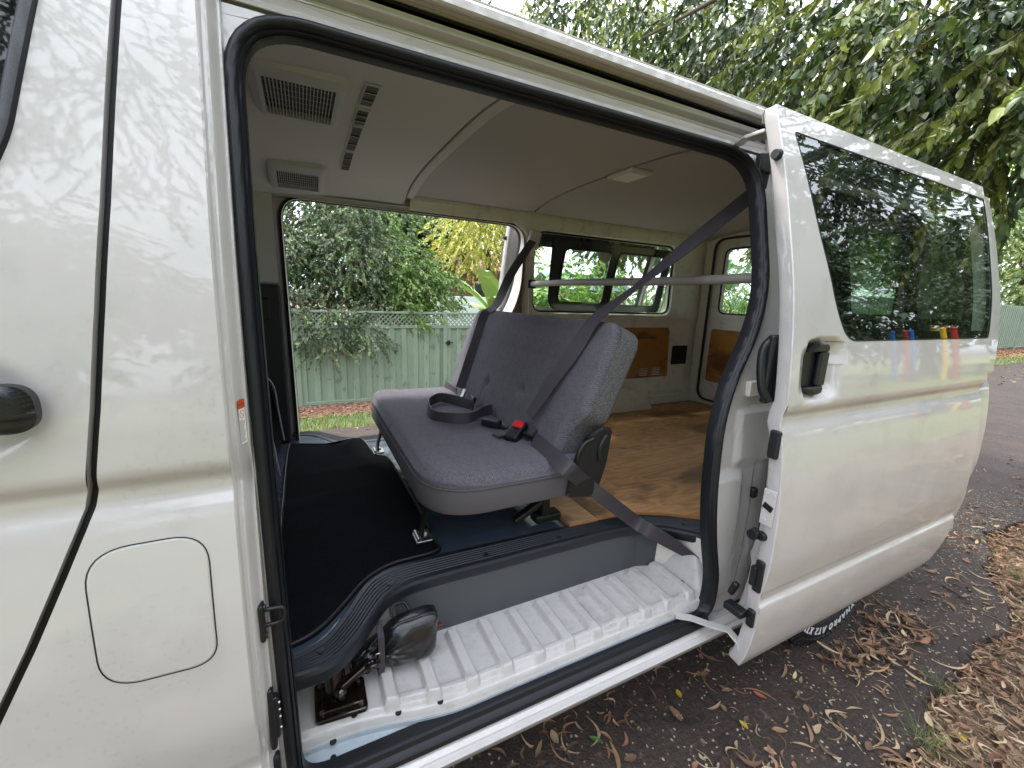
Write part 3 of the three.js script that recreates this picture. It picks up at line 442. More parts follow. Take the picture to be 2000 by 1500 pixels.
  const rd = part('rear_door', merge([toX(sheet(outz, [dr], () => 0.01, 0.03, 0.2), xb), toX(sheet(inset(dr, 0.008), [win], () => 0, 0.02, 0.2), xb + 0.01), loft([zy(inset(dr, 0.0), xb - 0.01), zy(inset(dr, 0.0), xb + 0.02)], true), loft([zy(win, xb + 0.01), zy(inset(win, 0.012), xb + 0.035)], true, 0.6), toX(sheet([[0, 0.33], [2 * ZC, 0.33], [2 * ZC + 0.16, 1.87], [-0.16, 1.87]], [inset(win, 0.012)], () => 0, 0.05, 0.3), XR - 0.002)]), M.paintIn, van);
  part('door_seal', loft([[0.0, -0.012], [0.006, -0.02], [0.013, -0.012], [0.013, 0.0]].map(([o, d]) => zy(inset(dr, o - 0.004), xb + d)), true, 0.8), M.rubber, rd);
  part('window_glass', toX(sheet(inset(win, 0.006), [], () => 0, 0.1, 0.2), xb + 0.03), M.glass, rd);
  part('window_rubber', loft([[0.0, 0.012], [0.004, 0.004], [0.012, 0.012]].map(([o, d]) => zy(inset(win, o), xb + d)), true, 0.8), M.rubber, rd);
  const pl = rrect(2 * ZC + 0.375, -0.375, 0.79, 1.185, 0.03), pg = toX(plate(pl, 0.002, 0.006, 0.0012), xb + 0.009);
  part('plywood_lining', pg, M.plyWall, rd);
  for (const [z, y] of [[2 * ZC + 0.40, 1.16], [2 * ZC + 0.40, 0.815], [2 * ZC + 0.60, 1.165], [2 * ZC + 0.395, 1.0]]) part('screw', cyl(V3(xb + 0.004, y, z), V3(xb - 0.001, y, z), 0.006), M.zinc, rd);
  // B pillar trims and the front seats behind the near pillar
  for (const f of [(q) => q, mirror]) {
    part('pillar_trim', f(bx(-0.52, -0.096, 1.385, 1.80, -0.235, -0.205, 0.012)), M.headFront, van);
    const lo = part('pillar_trim', f(bx(-0.52, -0.092, YF, 1.382, -0.26, -0.205, 0.012)), M.pillarBlack, van, 'black lower pillar trim');
    part('belt_slot', f(rbox(0.05, 0.10, 0.012, 0.02, 4).translate(-0.165, 1.27, -0.263)), M.satinBlack, lo);
  }
  for (const [z0, z1] of [[-0.30, -0.80], [-0.98, -1.52]]) {
    const o = roundPoly([[z1, 0.0, 0.05], [z0, 0.0, 0.05], [z0 - 0.02, 0.40, 0.07], [z1 + 0.02, 0.40, 0.07]], 6), g = slab(o, 0.10, 0.04, (x, y) => 0.012 * Math.sin(y * 9), 0.02);
    const p = g.attributes.position, n = g.attributes.normal; for (let i = 0; i < p.count; i++) { const z = p.getX(i), y = p.getY(i), d = p.getZ(i), a = n.getX(i), c = n.getZ(i); p.setXYZ(i, -0.232 - 0.10 * y + d, YF + y, z); n.setXYZ(i, c, n.getY(i), a); }
    const fs = part('front_seat_back', boxUV(g), M.vinylSeat, van);
    for (const q of [z0 - 0.06, z1 + 0.05]) part('piping', tube([V3(-0.118, 0.66, q), V3(-0.132, 0.80, q), V3(-0.146, 0.93, q), V3(-0.19, 1.0, q)], 0.004, 24, 6), M.piping, fs);
  }
}

// ---------------------------------------------------------------- sliding doors, slid open along the body
function slidingDoor(f, label) {
  const off = 0.10, o = dense(roundPoly([[1.07, 0.338, 0.006], [2.22, 0.345, 0.05], [2.30, 0.46, 0.05], [2.325, 0.60, 0.03], [2.335, 1.835, 0.01], [1.07, 1.848, 0.004]], 5));
  const W = dense(roundPoly([[1.127, 1.793, 0.012], [1.185, 1.57, 0.05], [1.255, 1.36, 0.07], [1.315, 1.276, 0.06], [2.295, 1.274, 0.02], [2.312, 1.464, 0.04], [2.322, 1.787, 0.012]], 6));
  const sd = (q, r, w) => { const dx = Math.max(0, Math.abs(q[0]) - w[0]), dy = Math.max(0, Math.abs(q[1]) - w[1]); return Math.hypot(dx, dy) / r; };
  const bowl = (x, y) => -0.032 * sstep(1, 0.4, sd([x - 1.213, y - 1.203], 0.062, [0.034, 0.03]));
  const fold = loft([loop3(o, body(off)), loop3(inset(o, -0.0012), body(off - 0.003)), loop3(inset(o, 0.0), body(off - 0.008)), loop3(inset(o, 0.002), body(off - 0.03)), loop3(inset(o, 0.008), body(off - 0.04)), loop3(inset(o, 0.03), body(off - 0.045))], true, 0.6);
  const d = part('sliding_door', f(merge([sheet(o, [W], (x, y) => prof(y) + off + bowl(x, y), 0.008, 0.03), sheet(inset(o, 0.03), [W], body(off - 0.045), 0.03, 0.3, true), fold, loft([loop3(W, body(off - 0.004)), loop3(inset(W, 0.015), body(off - 0.045))], true)])), M.paint, van, label);
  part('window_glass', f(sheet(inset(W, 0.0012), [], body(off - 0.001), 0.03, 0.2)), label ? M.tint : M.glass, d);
  part('window_border', f(sheet(inset(W, 0.001), [roundPoly([[1.205, 1.70, 0.02], [1.245, 1.50, 0.05], [1.29, 1.36, 0.06], [1.35, 1.302, 0.05], [2.262, 1.302, 0.03], [2.275, 1.46, 0.03], [2.28, 1.70, 0.03]], 6)], body(off - 0.005), 0.02, 0.2)), M.frit, d);
  part('window_seal', f(sweepLoop(W, body(off), [[0.0006, 0.0004], [-0.003, 0.0006], [-0.003, -0.003], [0.0006, -0.003]])), M.rubber, d);
  // outside handle in its bowl
  const hx = 1.193, hy = 1.205, hz = prof(1.2) + off - 0.020;
  const cap = (s) => slab(roundPoly([[hx - 0.05, hy + s * 0.046, 0.004], [hx + 0.04, hy + s * 0.046, 0.004], [hx + 0.036, hy + s * 0.066, 0.012], [hx + (s > 0 ? -0.012 : 0.0), hy + s * 0.070, 0.012], [hx - 0.046, hy + s * 0.052, 0.008]].map((p) => p).sort(() => 0), 5), 0.02, 0.007);
  part('door_handle', f(merge([cap(1).translate(0, 0, hz), cap(-1).translate(0, 0, hz), slab(roundPoly([[hx - 0.05, hy - 0.05, 0.015], [hx - 0.02, hy - 0.07, 0.02], [hx + 0.04, hy - 0.066, 0.012], [hx + 0.044, hy + 0.066, 0.012], [hx - 0.02, hy + 0.07, 0.02], [hx - 0.052, hy + 0.05, 0.015]], 5), 0.012, 0.004).translate(0, 0, hz - 0.010), bx(hx + 0.004, hx + 0.042, hy - 0.0455, hy + 0.0455, hz + 0.002, hz + 0.017, 0.006)])), M.blackPlastic, d);
  // hardware on the front end face
  const Xe = 1.066, at = (px, py) => atX(px, py, Xe);
  const dk = M.satinBlack;
  { const a = at(1508, 660), b = at(1496, 785); part('inner_handle', f(merge([tube([V3(Xe + 0.012, a.y, a.z - 0.004), V3(Xe - 0.004, a.y - 0.03, a.z - 0.014), V3(Xe - 0.004, b.y + 0.03, b.z - 0.012), V3(Xe + 0.012, b.y, b.z - 0.002)], 0.011, 40, 12), bx(Xe - 0.004, Xe + 0.05, b.y - 0.005, a.y + 0.008, 0.018, 0.034, 0.006)])), M.blackPlastic, d); }
  { const a = at(1510, 868); part('latch_cover', f(rbox(0.014, 0.076, 0.028, 0.006, 3).translate(Xe + 0.002, a.y, a.z + 0.002)), M.blackPlastic, d); }
  { const a = at(1500, 992); part('latch_plate', f(merge([rbox(0.004, 0.10, 0.034, 0.004, 3).translate(Xe + 0.001, a.y, a.z), cyl(V3(Xe - 0.003, a.y + 0.038, a.z - 0.008), V3(Xe, a.y + 0.038, a.z - 0.008), 0.0045), cyl(V3(Xe - 0.003, a.y + 0.038, a.z + 0.010), V3(Xe, a.y + 0.038, a.z + 0.010), 0.0045), cyl(V3(Xe - 0.003, a.y - 0.036, a.z - 0.004), V3(Xe, a.y - 0.036, a.z - 0.004), 0.0045)])), M.paint, d); part('latch_slot', f(rbox(0.004, 0.017, 0.026, 0.003, 3).rotateX(0.35).translate(Xe - 0.0015, a.y + 0.002, a.z)), dk, d); }
  { const a = at(1484, 1046); part('guide_cone', f(merge([cyl(V3(Xe + 0.002, a.y, a.z - 0.012), V3(Xe - 0.018, a.y, a.z - 0.012), 0.016, 0.014, 20), cyl(V3(Xe + 0.004, a.y, a.z + 0.004), V3(Xe - 0.006, a.y, a.z + 0.004), 0.014, 0.011, 20)])), M.blackPlastic, d); }
  { const a = at(1480, 1125); part('contact_block', f(merge([rbox(0.012, 0.095, 0.024, 0.009, 3).translate(Xe, a.y, a.z + 0.002), rbox(0.018, 0.058, 0.016, 0.004, 3).translate(Xe - 0.004, a.y - 0.002, a.z - 0.008)])), M.blackPlastic, d); }
  { const a = at(1463, 1205); part('roller_arm', f(merge([rbox(0.014, 0.055, 0.022, 0.008, 3).translate(Xe, a.y, a.z + 0.004), rbox(0.034, 0.022, 0.058, 0.006, 3).translate(Xe - 0.012, a.y + 0.004, a.z - 0.034), rbox(0.018, 0.046, 0.018, 0.006, 3).rotateX(0.3).translate(Xe + 0.01, a.y + 0.045, a.z - 0.062)])), M.blackPlastic, d);
    part('lower_hinge', f(sweepPath([V3(0.97, 0.418, -0.075), V3(1.01, 0.415, -0.05), V3(1.05, 0.408, -0.01), V3(1.075, 0.415, 0.03), V3(1.08, 0.40, 0.06), V3(1.085, 0.36, 0.075)], [[-0.012, 0], [-0.012, 0.005], [0.012, 0.005], [0.012, 0], [-0.012, 0]])), M.paint, d); }
  { const a = at(1518, 302); part('rubber_stop', f(cyl(V3(Xe + 0.004, a.y, a.z), V3(Xe - 0.010, a.y, a.z), 0.0135, 0.011, 16)), M.rubber, d); }
  { const a = atX(1490, 262, 1.10), b = atX(1490, 310, 1.12); part('upper_hinge', f(merge([bx(1.075, 1.115, a.y - 0.006, a.y + 0.003, a.z - 0.035, a.z + 0.02, 0.003), sweepPath([V3(1.13, a.y + 0.004, -0.20), V3(1.10, a.y + 0.004, a.z - 0.04), V3(1.09, a.y, a.z + 0.02)], [[-0.013, 0], [-0.013, 0.004], [0.013, 0.004], [0.013, 0], [-0.013, 0]])])), M.paint, d);
    part('hinge_bracket', f(merge([plate(roundPoly([[1.200, 1.665, 0.012], [1.238, 1.672, 0.012], [1.252, 1.80, 0.008], [1.196, 1.79, 0.008]], 4), -0.186, -0.168, 0.003), ...[[1.213, 1.745], [1.236, 1.743]].map(([x, y]) => cyl(V3(x, y, -0.17), V3(x, y, -0.163), 0.0055))])), M.blackPlastic, d); }
  return d;
}
slidingDoor((g) => g, 'white sliding door slid back along the side with dark tinted window');
slidingDoor((g) => mirror(g).translate(0.10, 0, 0));
// guides and bumpers on the rear pillar of the opening
{
  const J = (px, py) => { let z = -0.06; for (let i = 0; i < 20; i++) { const p = atZ(px, py, z); z = prof(p.y) - 0.062; } return atZ(px, py, z); };
  for (const [px, py, w, h] of [[1462, 757, 0.085, 0.044], [1462, 797, 0.085, 0.030]]) { const p = J(px, py); part('door_guide', rbox(w, h, 0.034, 0.003, 2).translate(p.x + 0.02, p.y, p.z + 0.004), M.paintIn, panel); }
  { const p = J(1452, 872), pl = roundPoly([[p.x - 0.022, p.y, 0.012], [p.x, p.y - 0.032, 0.012], [p.x + 0.022, p.y, 0.012], [p.x, p.y + 0.032, 0.012]], 5); part('pillar_bumper', merge([plate(pl, p.z, p.z + 0.008, 0.003), rbox(0.03, 0.02, 0.014, 0.006, 3).translate(p.x, p.y, p.z + 0.008)]), M.blackPlastic, panel); for (const s of [-1, 1]) part('bumper_screw', cyl(V3(p.x + s * 0.002, p.y + s * 0.019, p.z + 0.006), V3(p.x + s * 0.002, p.y + s * 0.019, p.z + 0.0105), 0.007), M.metal, panel); }
  { const p = J(1405, 946); part('plug', cyl(V3(p.x, p.y, p.z - 0.002), V3(p.x, p.y, p.z + 0.003), 0.009), M.rubber, panel); }
  { const p = J(1468, 960); part('rubber_stop', rbox(0.022, 0.034, 0.02, 0.008, 3).translate(p.x, p.y, p.z + 0.006), M.rubber, panel); }
}
// wheels
{
  const tyreSec = [[0.225, -0.06], [0.228, 0.06], [0.240, 0.088], [0.264, 0.104], [0.302, 0.1055], [0.322, 0.099], [0.338, 0.082], [0.345, 0.06], [0.347, 0.0], [0.345, -0.06], [0.335, -0.09], [0.30, -0.105], [0.24, -0.1], [0.225, -0.06]];
  const tyre = new THREE.LatheGeometry(tyreSec.map(([r, h]) => new THREE.Vector2(r, h)), 96).rotateX(Math.PI / 2);
  const blocks = []; for (let k = 0; k < 60; k++) for (const s of [-1, 0, 1]) { const a = (k + (s ? 0.5 : 0)) / 60 * Math.PI * 2; blocks.push(rbox(0.026, 0.012, s ? 0.052 : 0.05, 0.003, 1).translate(0, 0.349, s * 0.066).rotateZ(a)); }
  for (let k = 0; k < 60; k++) { const a = (k + 0.5) / 60 * Math.PI * 2; blocks.push(rbox(0.026, 0.03, 0.01, 0.003, 1).rotateX(-0.45).translate(0, 0.331, 0.096).rotateZ(a)); }
  // raised white lettering, running clockwise with its feet to the hub
  const font = await new FontLoader().loadAsync('fonts/droid/droid_sans_bold.typeface.json'), letters = [], word = 'DYNAPRO AT2 XTREME', Rl = 0.266, hgt = 0.030;
  for (const start of [-45, 135]) { let a = start * Math.PI / 180; for (const ch of word) { if (ch === ' ') { a -= 0.055; continue; } const g = new TextGeometry(ch, { font, size: hgt, depth: 0.0018, curveSegments: 4, bevelEnabled: false }); g.computeBoundingBox(); const wd = g.boundingBox.max.x - g.boundingBox.min.x; g.translate(-g.boundingBox.min.x - wd / 2, Rl, 0); const st = wd / Rl + 0.022; a -= st / 2; letters.push(g.rotateZ(a - Math.PI / 2).translate(0, 0, 0.1062)); a -= st / 2; } }
  const rim = new THREE.LatheGeometry([[0.0, 0.03], [0.05, 0.035], [0.07, 0.02], [0.11, 0.03], [0.155, 0.04], [0.185, 0.01], [0.205, 0.02], [0.214, 0.07], [0.226, 0.087], [0.235, 0.090], [0.238, 0.082], [0.232, 0.05]].map(([r, z]) => new THREE.Vector2(r, z)), 64).rotateX(Math.PI / 2);
  const proto = new THREE.Group(); proto.name = 'wheel'; part('tyre', merge([tyre, ...blocks]), M.rubber, proto); part('raised_lettering', merge(letters), mat([0.72, 0.71, 0.68], 0.6), proto); part('rim', merge([rim]), mat([0.62, 0.63, 0.64], 0.35, { metalness: 0.3, clearcoat: 0.4 }), proto);
  for (const [x, far] of [[1.87, 0], [1.87, 1], [-1.02, 0], [-1.02, 1]]) { const q = proto.clone(); q.position.set(x, 0.352, far ? 2 * ZC + 0.15 : -0.15); if (far) q.rotation.y = Math.PI; van.add(q); }
  const arch = []; for (const [r, z] of [[0.44, -0.20], [0.436, -0.37], [0.428, -0.397], [0.410, -0.412], [0.37, -0.418], [0.20, -0.42]]) { const row = []; for (let i = 0; i <= 40; i++) { const q = lerp(Math.PI * 0.14, Math.PI * 0.86, i / 40), w = 1 + 0.012 * (fbm(i * 0.45, z * 30, 0, 12, 3) - 0.5); row.push(V3(1.87 + Math.cos(q) * r * w, 0.352 + Math.sin(q) * r * w, z)); } arch.push(row); }
  const ag = loft(arch, false, 0.9); part('wheel_arch', ag, M.paintIn, van); part('wheel_arch', mirror(ag), M.paintIn, van);
  part('underbody', merge([bx(-1.9, 2.7, 0.36, 0.43, -1.5, -0.36, 0.02), bx(-0.7, 1.2, 0.30, 0.40, -1.3, -0.42, 0.03)]), M.satinBlack, van);
}

// ---------------------------------------------------------------- bench seat
const rebase = (g, p) => { g.position.add(p); g.children.forEach((c) => c.position.sub(p)); };
const SEAT = { root: V3(0.705, 0.865, 0), up: V3(0.40, 0.92, 0).normalize(), nz0: -1.42, nz1: -0.285 };
SEAT.n = V3(-SEAT.up.y, SEAT.up.x, 0);
const onBack = (px, py, lift = 0) => { const r = ray(px, py), p0 = SEAT.root.clone().addScaledVector(SEAT.n, 0.055 + lift), t = p0.clone().sub(EYE).dot(SEAT.n) / r.dot(SEAT.n); return r.multiplyScalar(t).add(EYE); };
{
  const g = thing('bench_seat', 'grey fabric bench seat facing forward on thin black legs inside the van', 'seat');
  const plan = roundPoly([[0.262, 0.287, 0.17], [0.79, 0.287, 0.03], [0.79, 1.42, 0.03], [0.262, 1.42, 0.13]], 12);
  const topB = (x, y, d) => 0.010 * sstep(0.0, 0.16, d) - 0.006 * Math.exp(-(((x - 0.5) / 0.15) ** 2 + ((y - 0.62) / 0.2) ** 2)) - 0.006 * Math.exp(-(((x - 0.5) / 0.15) ** 2 + ((y - 1.1) / 0.2) ** 2)) + 0.0025 * (fbm(x * 9, y * 9, 0, 3, 3) - 0.5) + 0.010 * sstep(0.45, 0.28, x);
  part('seat_cushion', slab(plan, 0.072, 0.034, topB, 0.012).rotateX(-Math.PI / 2).translate(0, 0.816, 0), M.seat, g);
  const sk = (o, y) => inset(plan, o).map(([x, z]) => V3(x, y, -z));
  part('seat_skirt', merge([loft([sk(0.02, 0.768), sk(0.004, 0.773), sk(-0.001, 0.784), sk(-0.001, 0.838), sk(0.0, 0.846)], true, 0.7), flat(inset(plan, 0.02).map(([x, y]) => [x, -y]), 0.766, 0.770, 0.0005)]), M.seatSkirt, g);
  part('piping', tube(sk(-0.0012, 0.847).filter((_, i) => i % 2 === 0), 0.0022, 160, 6, true), M.seatSkirt, g);
  // backrest, drawn in (z, t) and stood up with its lean
  const A = SEAT.nz0, B = SEAT.nz1;
  const o = roundPoly([[B + 0.005, 0.16, 0.035], [B + 0.004, 0.455, 0.065], [A - 0.004, 0.455, 0.065], [A - 0.005, 0.16, 0.035], [A + 0.03, 0.122, 0.02], [A + 0.045, 0.085, 0.03], [A + 0.05, -0.04, 0.02], [B - 0.05, -0.04, 0.02], [B - 0.045, 0.085, 0.03], [B - 0.03, 0.122, 0.02]], 7);
  const loc = (p) => { const q = p.clone().sub(SEAT.root); return [q.z, q.dot(SEAT.up)]; };
  const tufts = [[952, 748], [1021, 762]].map(([px, py]) => loc(onBack(px, py)));
  const bulge = (x, y, d) => { let b = 0.012 * sstep(0, 0.12, d) * (0.6 + 0.4 * Math.sin((y - 0.05) * 6)) + 0.003 * (fbm(x * 8, y * 8, 0, 33, 3) - 0.5); for (const [a, c] of tufts) { const q = Math.hypot((x - a) / 1.0, (y - c) / 1.0); b -= 0.016 * Math.exp(-q * q / 0.0005) + 0.003 * Math.exp(-(((x - a) / 0.012) ** 2 + ((y - c + 0.045) / 0.05) ** 2)); } return b; };
  const stand = (q) => { const p = q.attributes.position, n = q.attributes.normal; for (let i = 0; i < p.count; i++) { const v = SEAT.root.clone().addScaledVector(SEAT.up, p.getY(i)).addScaledVector(SEAT.n, p.getZ(i)); v.z = p.getX(i); p.setXYZ(i, v.x, v.y, v.z); const m = SEAT.up.clone().multiplyScalar(n.getY(i)).addScaledVector(SEAT.n, n.getZ(i)); m.z = n.getX(i); n.setXYZ(i, m.x, m.y, m.z); } return q; };
  const r = 0.026, h = 0.055, f = (x, y) => { const d = distPoly(x, y, o), q = Math.min(d, r); return h - r + Math.sqrt(Math.max(0, r * r - (r - q) * (r - q))) + bulge(x, y, d); };
  part('backrest', stand(sheet(o, [], f, 0.011, 0.011)), M.seat, g);
  part('backrest_side', stand(merge([loft([loop3(inset(o, 0.02), -0.055), loop3(inset(o, 0.004), -0.05), loop3(o, -0.04), loop3(o, 0.0), loop3(o, h - r)], true, 0.9), sheet(inset(o, 0.02), [], () => -0.055, 0.05, 0.1, true)])), M.seatSide, g);
  // hinge covers at both ends
  const hc = [[1108, 975], [1166, 971], [1188, 905], [1200, 838], [1178, 834], [1150, 852], [1130, 885], [1118, 925]].map(([px, py]) => { const p = atZ(px, py, -0.268); return [p.x, p.y, 0.018]; }).reverse();
  const cov = merge([slab(roundPoly(hc, 5), 0.016, 0.008).translate(0, 0, -0.284), tube([[1131, 935], [1128, 900], [1143, 868], [1160, 858]].map(([a, b]) => { const p = atZ(a, b, -0.264); p.z = -0.268; return p; }), 0.007, 30, 8), tube([[1172, 900], [1173, 875], [1186, 850]].map(([a, b]) => { const p = atZ(a, b, -0.264); p.z = -0.267; return p; }), 0.008, 30, 8)]);
  part('hinge_cover', cov, M.blackPlastic, g); part('hinge_cover', cov.clone().translate(0, 0, SEAT.nz0 - SEAT.nz1 + 0.0), M.blackPlastic, g);
  // front legs with chromed feet, rear stays
  for (const [z, x] of [[-0.475, 0.285], [-1.265, 0.275]]) {
    part('leg', sweepPath([V3(x + 0.032, 0.775, z), V3(x + 0.020, 0.725, z), V3(x + 0.004, 0.665, z), V3(x, 0.618, z)], [[-0.016, -0.004], [0.016, -0.004], [0.012, 0.005], [-0.012, 0.005], [-0.016, -0.004]], V3(1, 0.2, 0)), M.satinBlack, g);
    part('floor_bracket', merge([rbox(0.05, 0.008, 0.06, 0.003).translate(x + 0.004, 0.6245, z), cyl(V3(x - 0.012, 0.632, z - 0.028), V3(x - 0.012, 0.632, z + 0.028), 0.006), cyl(V3(x + 0.014, 0.63, z - 0.026), V3(x + 0.014, 0.63, z - 0.006), 0.006)]), M.metal, g);
  }
  for (const z of [-0.42, -1.29]) part('leg', merge([rbox(0.10, 0.03, 0.05, 0.01, 3).translate(0.70, 0.638, z), rbox(0.03, 0.14, 0.04, 0.008, 2).translate(0.69, 0.70, z), rbox(0.12, 0.02, 0.03, 0.006, 2).rotateZ(0.5).translate(0.63, 0.67, z)]), M.satinBlack, g);
  rebase(g, V3(0.5, YF, -0.86));
}
// ---------------------------------------------------------------- seat belts
{
  const face = (p, t) => V3().crossVectors(t, EYE.clone().sub(p)).normalize();
  const autoDirs = (pts, tw = []) => pts.map((p, i) => { const t = V3().subVectors(pts[Math.min(i + 1, pts.length - 1)], pts[Math.max(0, i - 1)]).normalize(); const d = face(p, t); return tw[i] ? d.applyAxisAngle(t, tw[i]) : d; });
  // far belt
  {
    const g = thing('seat_belt', 'dark grey seat belt hanging over the backrest beside the far door opening', 'seat belt');
    const a = V3(1.225, 1.69, -1.555), top = onBack(948, 612, 0.03), pts = [a, a.clone().lerp(top, 0.5), top.clone().add(V3(0.05, 0.03, -0.01)), top, onBack(936, 645, 0.034), onBack(918, 700, 0.034), onBack(899, 758, 0.032)];
    part('webbing', strap(pts, autoDirs(pts, [0.3, 0.2, 0.7, 0.5, 0.5, 0.4, 0.3]), 0.045), M.belt, g);
    part('anchor_cover', rbox(0.075, 0.11, 0.03, 0.012, 3).rotateZ(-0.25).translate(1.245, 1.70, -1.575), M.headFront, g);
    const t = onBack(905, 770, 0.03); part('tongue', merge([rbox(0.012, 0.05, 0.03, 0.004, 2).rotateZ(-0.4).translate(t.x, t.y, t.z)]), M.metal, g, 'bare metal tongue plate');
    const b = onBack(915, 790, 0.035); part('tongue_grip', rbox(0.018, 0.06, 0.042, 0.006, 3).rotateZ(-0.4).rotateX(0.15).translate(b.x + 0.008, b.y + 0.012, b.z + 0.012), M.blackPlastic, g);
    // slack loop standing on the cushion
    const Y = 0.917, L = [[925, 796], [893, 786], [862, 780], [843, 786], [836, 800], [848, 815], [885, 821], [918, 820], [941, 808], [962, 803]].map(([x, y]) => { const p = atY(x, y, Y - 0.008); p.y = Y; return p; });
    part('webbing', strap(L, L.map((_, i) => V3(0.25 * Math.sin(i * 1.9), 1, 0.3 * Math.sin(i * 2.7))), 0.042, 0.0015, 80), M.belt, g);
    const Q = [[870, 750], [892, 766], [862, 762]].map(([x, y]) => onBack(x, y, 0.02)); part('webbing', strap([V3(Q[0].x + 0.02, Q[0].y + 0.012, Q[0].z - 0.05), Q[0], Q[1]], [V3(0.2, 1, 0), V3(0.2, 1, 0.2), V3(0, 1, 0.3)], 0.042), M.belt, g);
    const k = [955, 826]; const c = atY(k[0], k[1], 0.912); part('buckle', merge([rbox(0.075, 0.026, 0.034, 0.007, 3).rotateY(-0.95).translate(c.x + 0.01, 0.912, c.z), rbox(0.06, 0.012, 0.025, 0.003, 2).rotateY(-0.95).translate(c.x + 0.05, 0.902, c.z + 0.05)]), M.blackPlastic, g);
    rebase(g, V3(0.6, 0.9, -0.9));
  }
  // near belt, buckled, with its lap part crossing the step
  {
    const g = thing('seat_belt', 'dark grey seat belt fastened in the red buckle, its lap strap crossing to the step', 'seat belt');
    const a = V3(1.335, 1.728, -0.262), top = onBack(1158, 628, 0.03), pts = [a, a.clone().lerp(top, 0.45), a.clone().lerp(top, 0.75), top, onBack(1125, 680, 0.034), onBack(1078, 745, 0.04), onBack(1034, 812, 0.05)];
    part('webbing', strap(pts, autoDirs(pts, [0.2, 0.65, 1.2, 0.75, 0.4, 0.6, 0.9]), 0.046, 0.0016, 90), M.belt, g);
    part('anchor_cover', rbox(0.06, 0.10, 0.04, 0.014, 3).translate(1.365, 1.735, -0.258), M.headFront, g);
    const lap = [atY(1042, 858, 0.915), atY(1075, 885, 0.906), atY(1110, 915, 0.902), atZ(1140, 942, -0.272), atZ(1180, 973, -0.262), atZ(1215, 1000, -0.27), atY(1246, 1023, 0.625), atY(1266, 1035, 0.621), atZ(1302, 1056, -0.20), atZ(1340, 1081, -0.172), atZ(1364, 1098, -0.145)];
    part('webbing', strap(lap, autoDirs(lap, [0.3, 0.1, 0, 0.1, 0, 0, 0.1, 0.2, 0.4, 0.9, 1.0]), 0.046, 0.0016, 100), M.belt, g);
    const e = lap[10]; part('anchor_plate', merge([rbox(0.03, 0.03, 0.012, 0.004, 2).translate(e.x + 0.006, e.y - 0.004, e.z + 0.004), cyl(V3(e.x + 0.01, e.y - 0.008, e.z), V3(e.x + 0.01, e.y - 0.008, e.z + 0.018), 0.009)]), M.satinBlack, g);
    const b = atY(1008, 840, 0.925); const q = part('buckle', merge([rbox(0.085, 0.034, 0.05, 0.008, 3).rotateZ(0.5).rotateY(0.5).translate(b.x, 0.918, b.z), rbox(0.075, 0.018, 0.044, 0.006, 3).rotateZ(0.35).rotateY(0.35).translate(b.x + 0.05, 0.93, b.z + 0.035)]), M.blackPlastic, g);
    const rr = atY(1013, 829, 0.943); part('release_button', rbox(0.03, 0.012, 0.036, 0.004, 3).rotateZ(0.6).rotateY(0.5).translate(rr.x, 0.943, rr.z), M.red, g, 'red release button');
    const n = atY(985, 845, 0.905); part('buckle_strap', rbox(0.08, 0.006, 0.04, 0.002, 2).rotateY(0.3).translate(n.x, 0.903, n.z), M.belt, g);
    part('belt_button', cyl(V3(lap[1].x + 0.02, lap[1].y + 0.002, lap[1].z + 0.02), V3(lap[1].x + 0.02, lap[1].y + 0.008, lap[1].z + 0.02), 0.005), M.blackPlastic, g);
    rebase(g, V3(0.8, 0.9, -0.4));
  }
}
// ---------------------------------------------------------------- loose things in the van
{
  const o = roundPoly([[-0.10, 0.185, 0.005], [-0.02, 0.20, 0.05], [0.05, 0.275, 0.05], [0.10, 0.345, 0.05], [0.17, 0.388, 0.06], [0.30, 0.388, 0.03], [0.332, 0.405, 0.02], [0.318, 0.45, 0.01], [0.268, 0.462, 0.006], [0.268, 0.50, 0.006], [0.325, 0.512, 0.01], [0.327, 0.56, 0.02], [0.31, 1.20, 0.03], [0.262, 1.235, 0.01], [0.255, 1.30, 0.01], [0.235, 1.40, 0.03], [0.05, 1.47, 0.04], [-0.10, 1.53, 0.01]], 6);
  const zf = (x, y) => 0.0095 + 0.006 * (fbm(x * 6, y * 5, 0, 60, 3) - 0.4) + 0.035 * Math.exp(-(((x - 0.19) / 0.06) ** 2 + ((y - 1.40) / 0.07) ** 2)) + 0.010 * Math.exp(-(((y - 0.85 - 0.3 * x) / 0.05) ** 2)) * sstep(0.3, 0.0, x) + 0.006 * Math.exp(-(((y - 1.1) / 0.04) ** 2));
  const cg = merge([sheet(o, [], zf, 0.014, 0.016), loft([loop3(inset(o, -0.001), 0.0005), loop3(inset(o, -0.0012), (x, y) => zf(x, y) * 0.7), loop3(o, zf)], true, 0.8)]).rotateX(-Math.PI / 2).translate(0, YF, 0);
  const ct = thing('carpet_mat', 'black carpet mat on the van floor in front of the bench seat', 'mat'); part('pile', cg, M.carpet, ct);
  part('bound_edge', tube(loop3(inset(o, 0.002), zf).filter((_, i) => i % 3 === 0), 0.0042, 220, 6, true).rotateX(-Math.PI / 2).translate(0, YF, 0), M.satinBlack, ct); rebase(ct, V3(0.1, YF, -0.85));
}
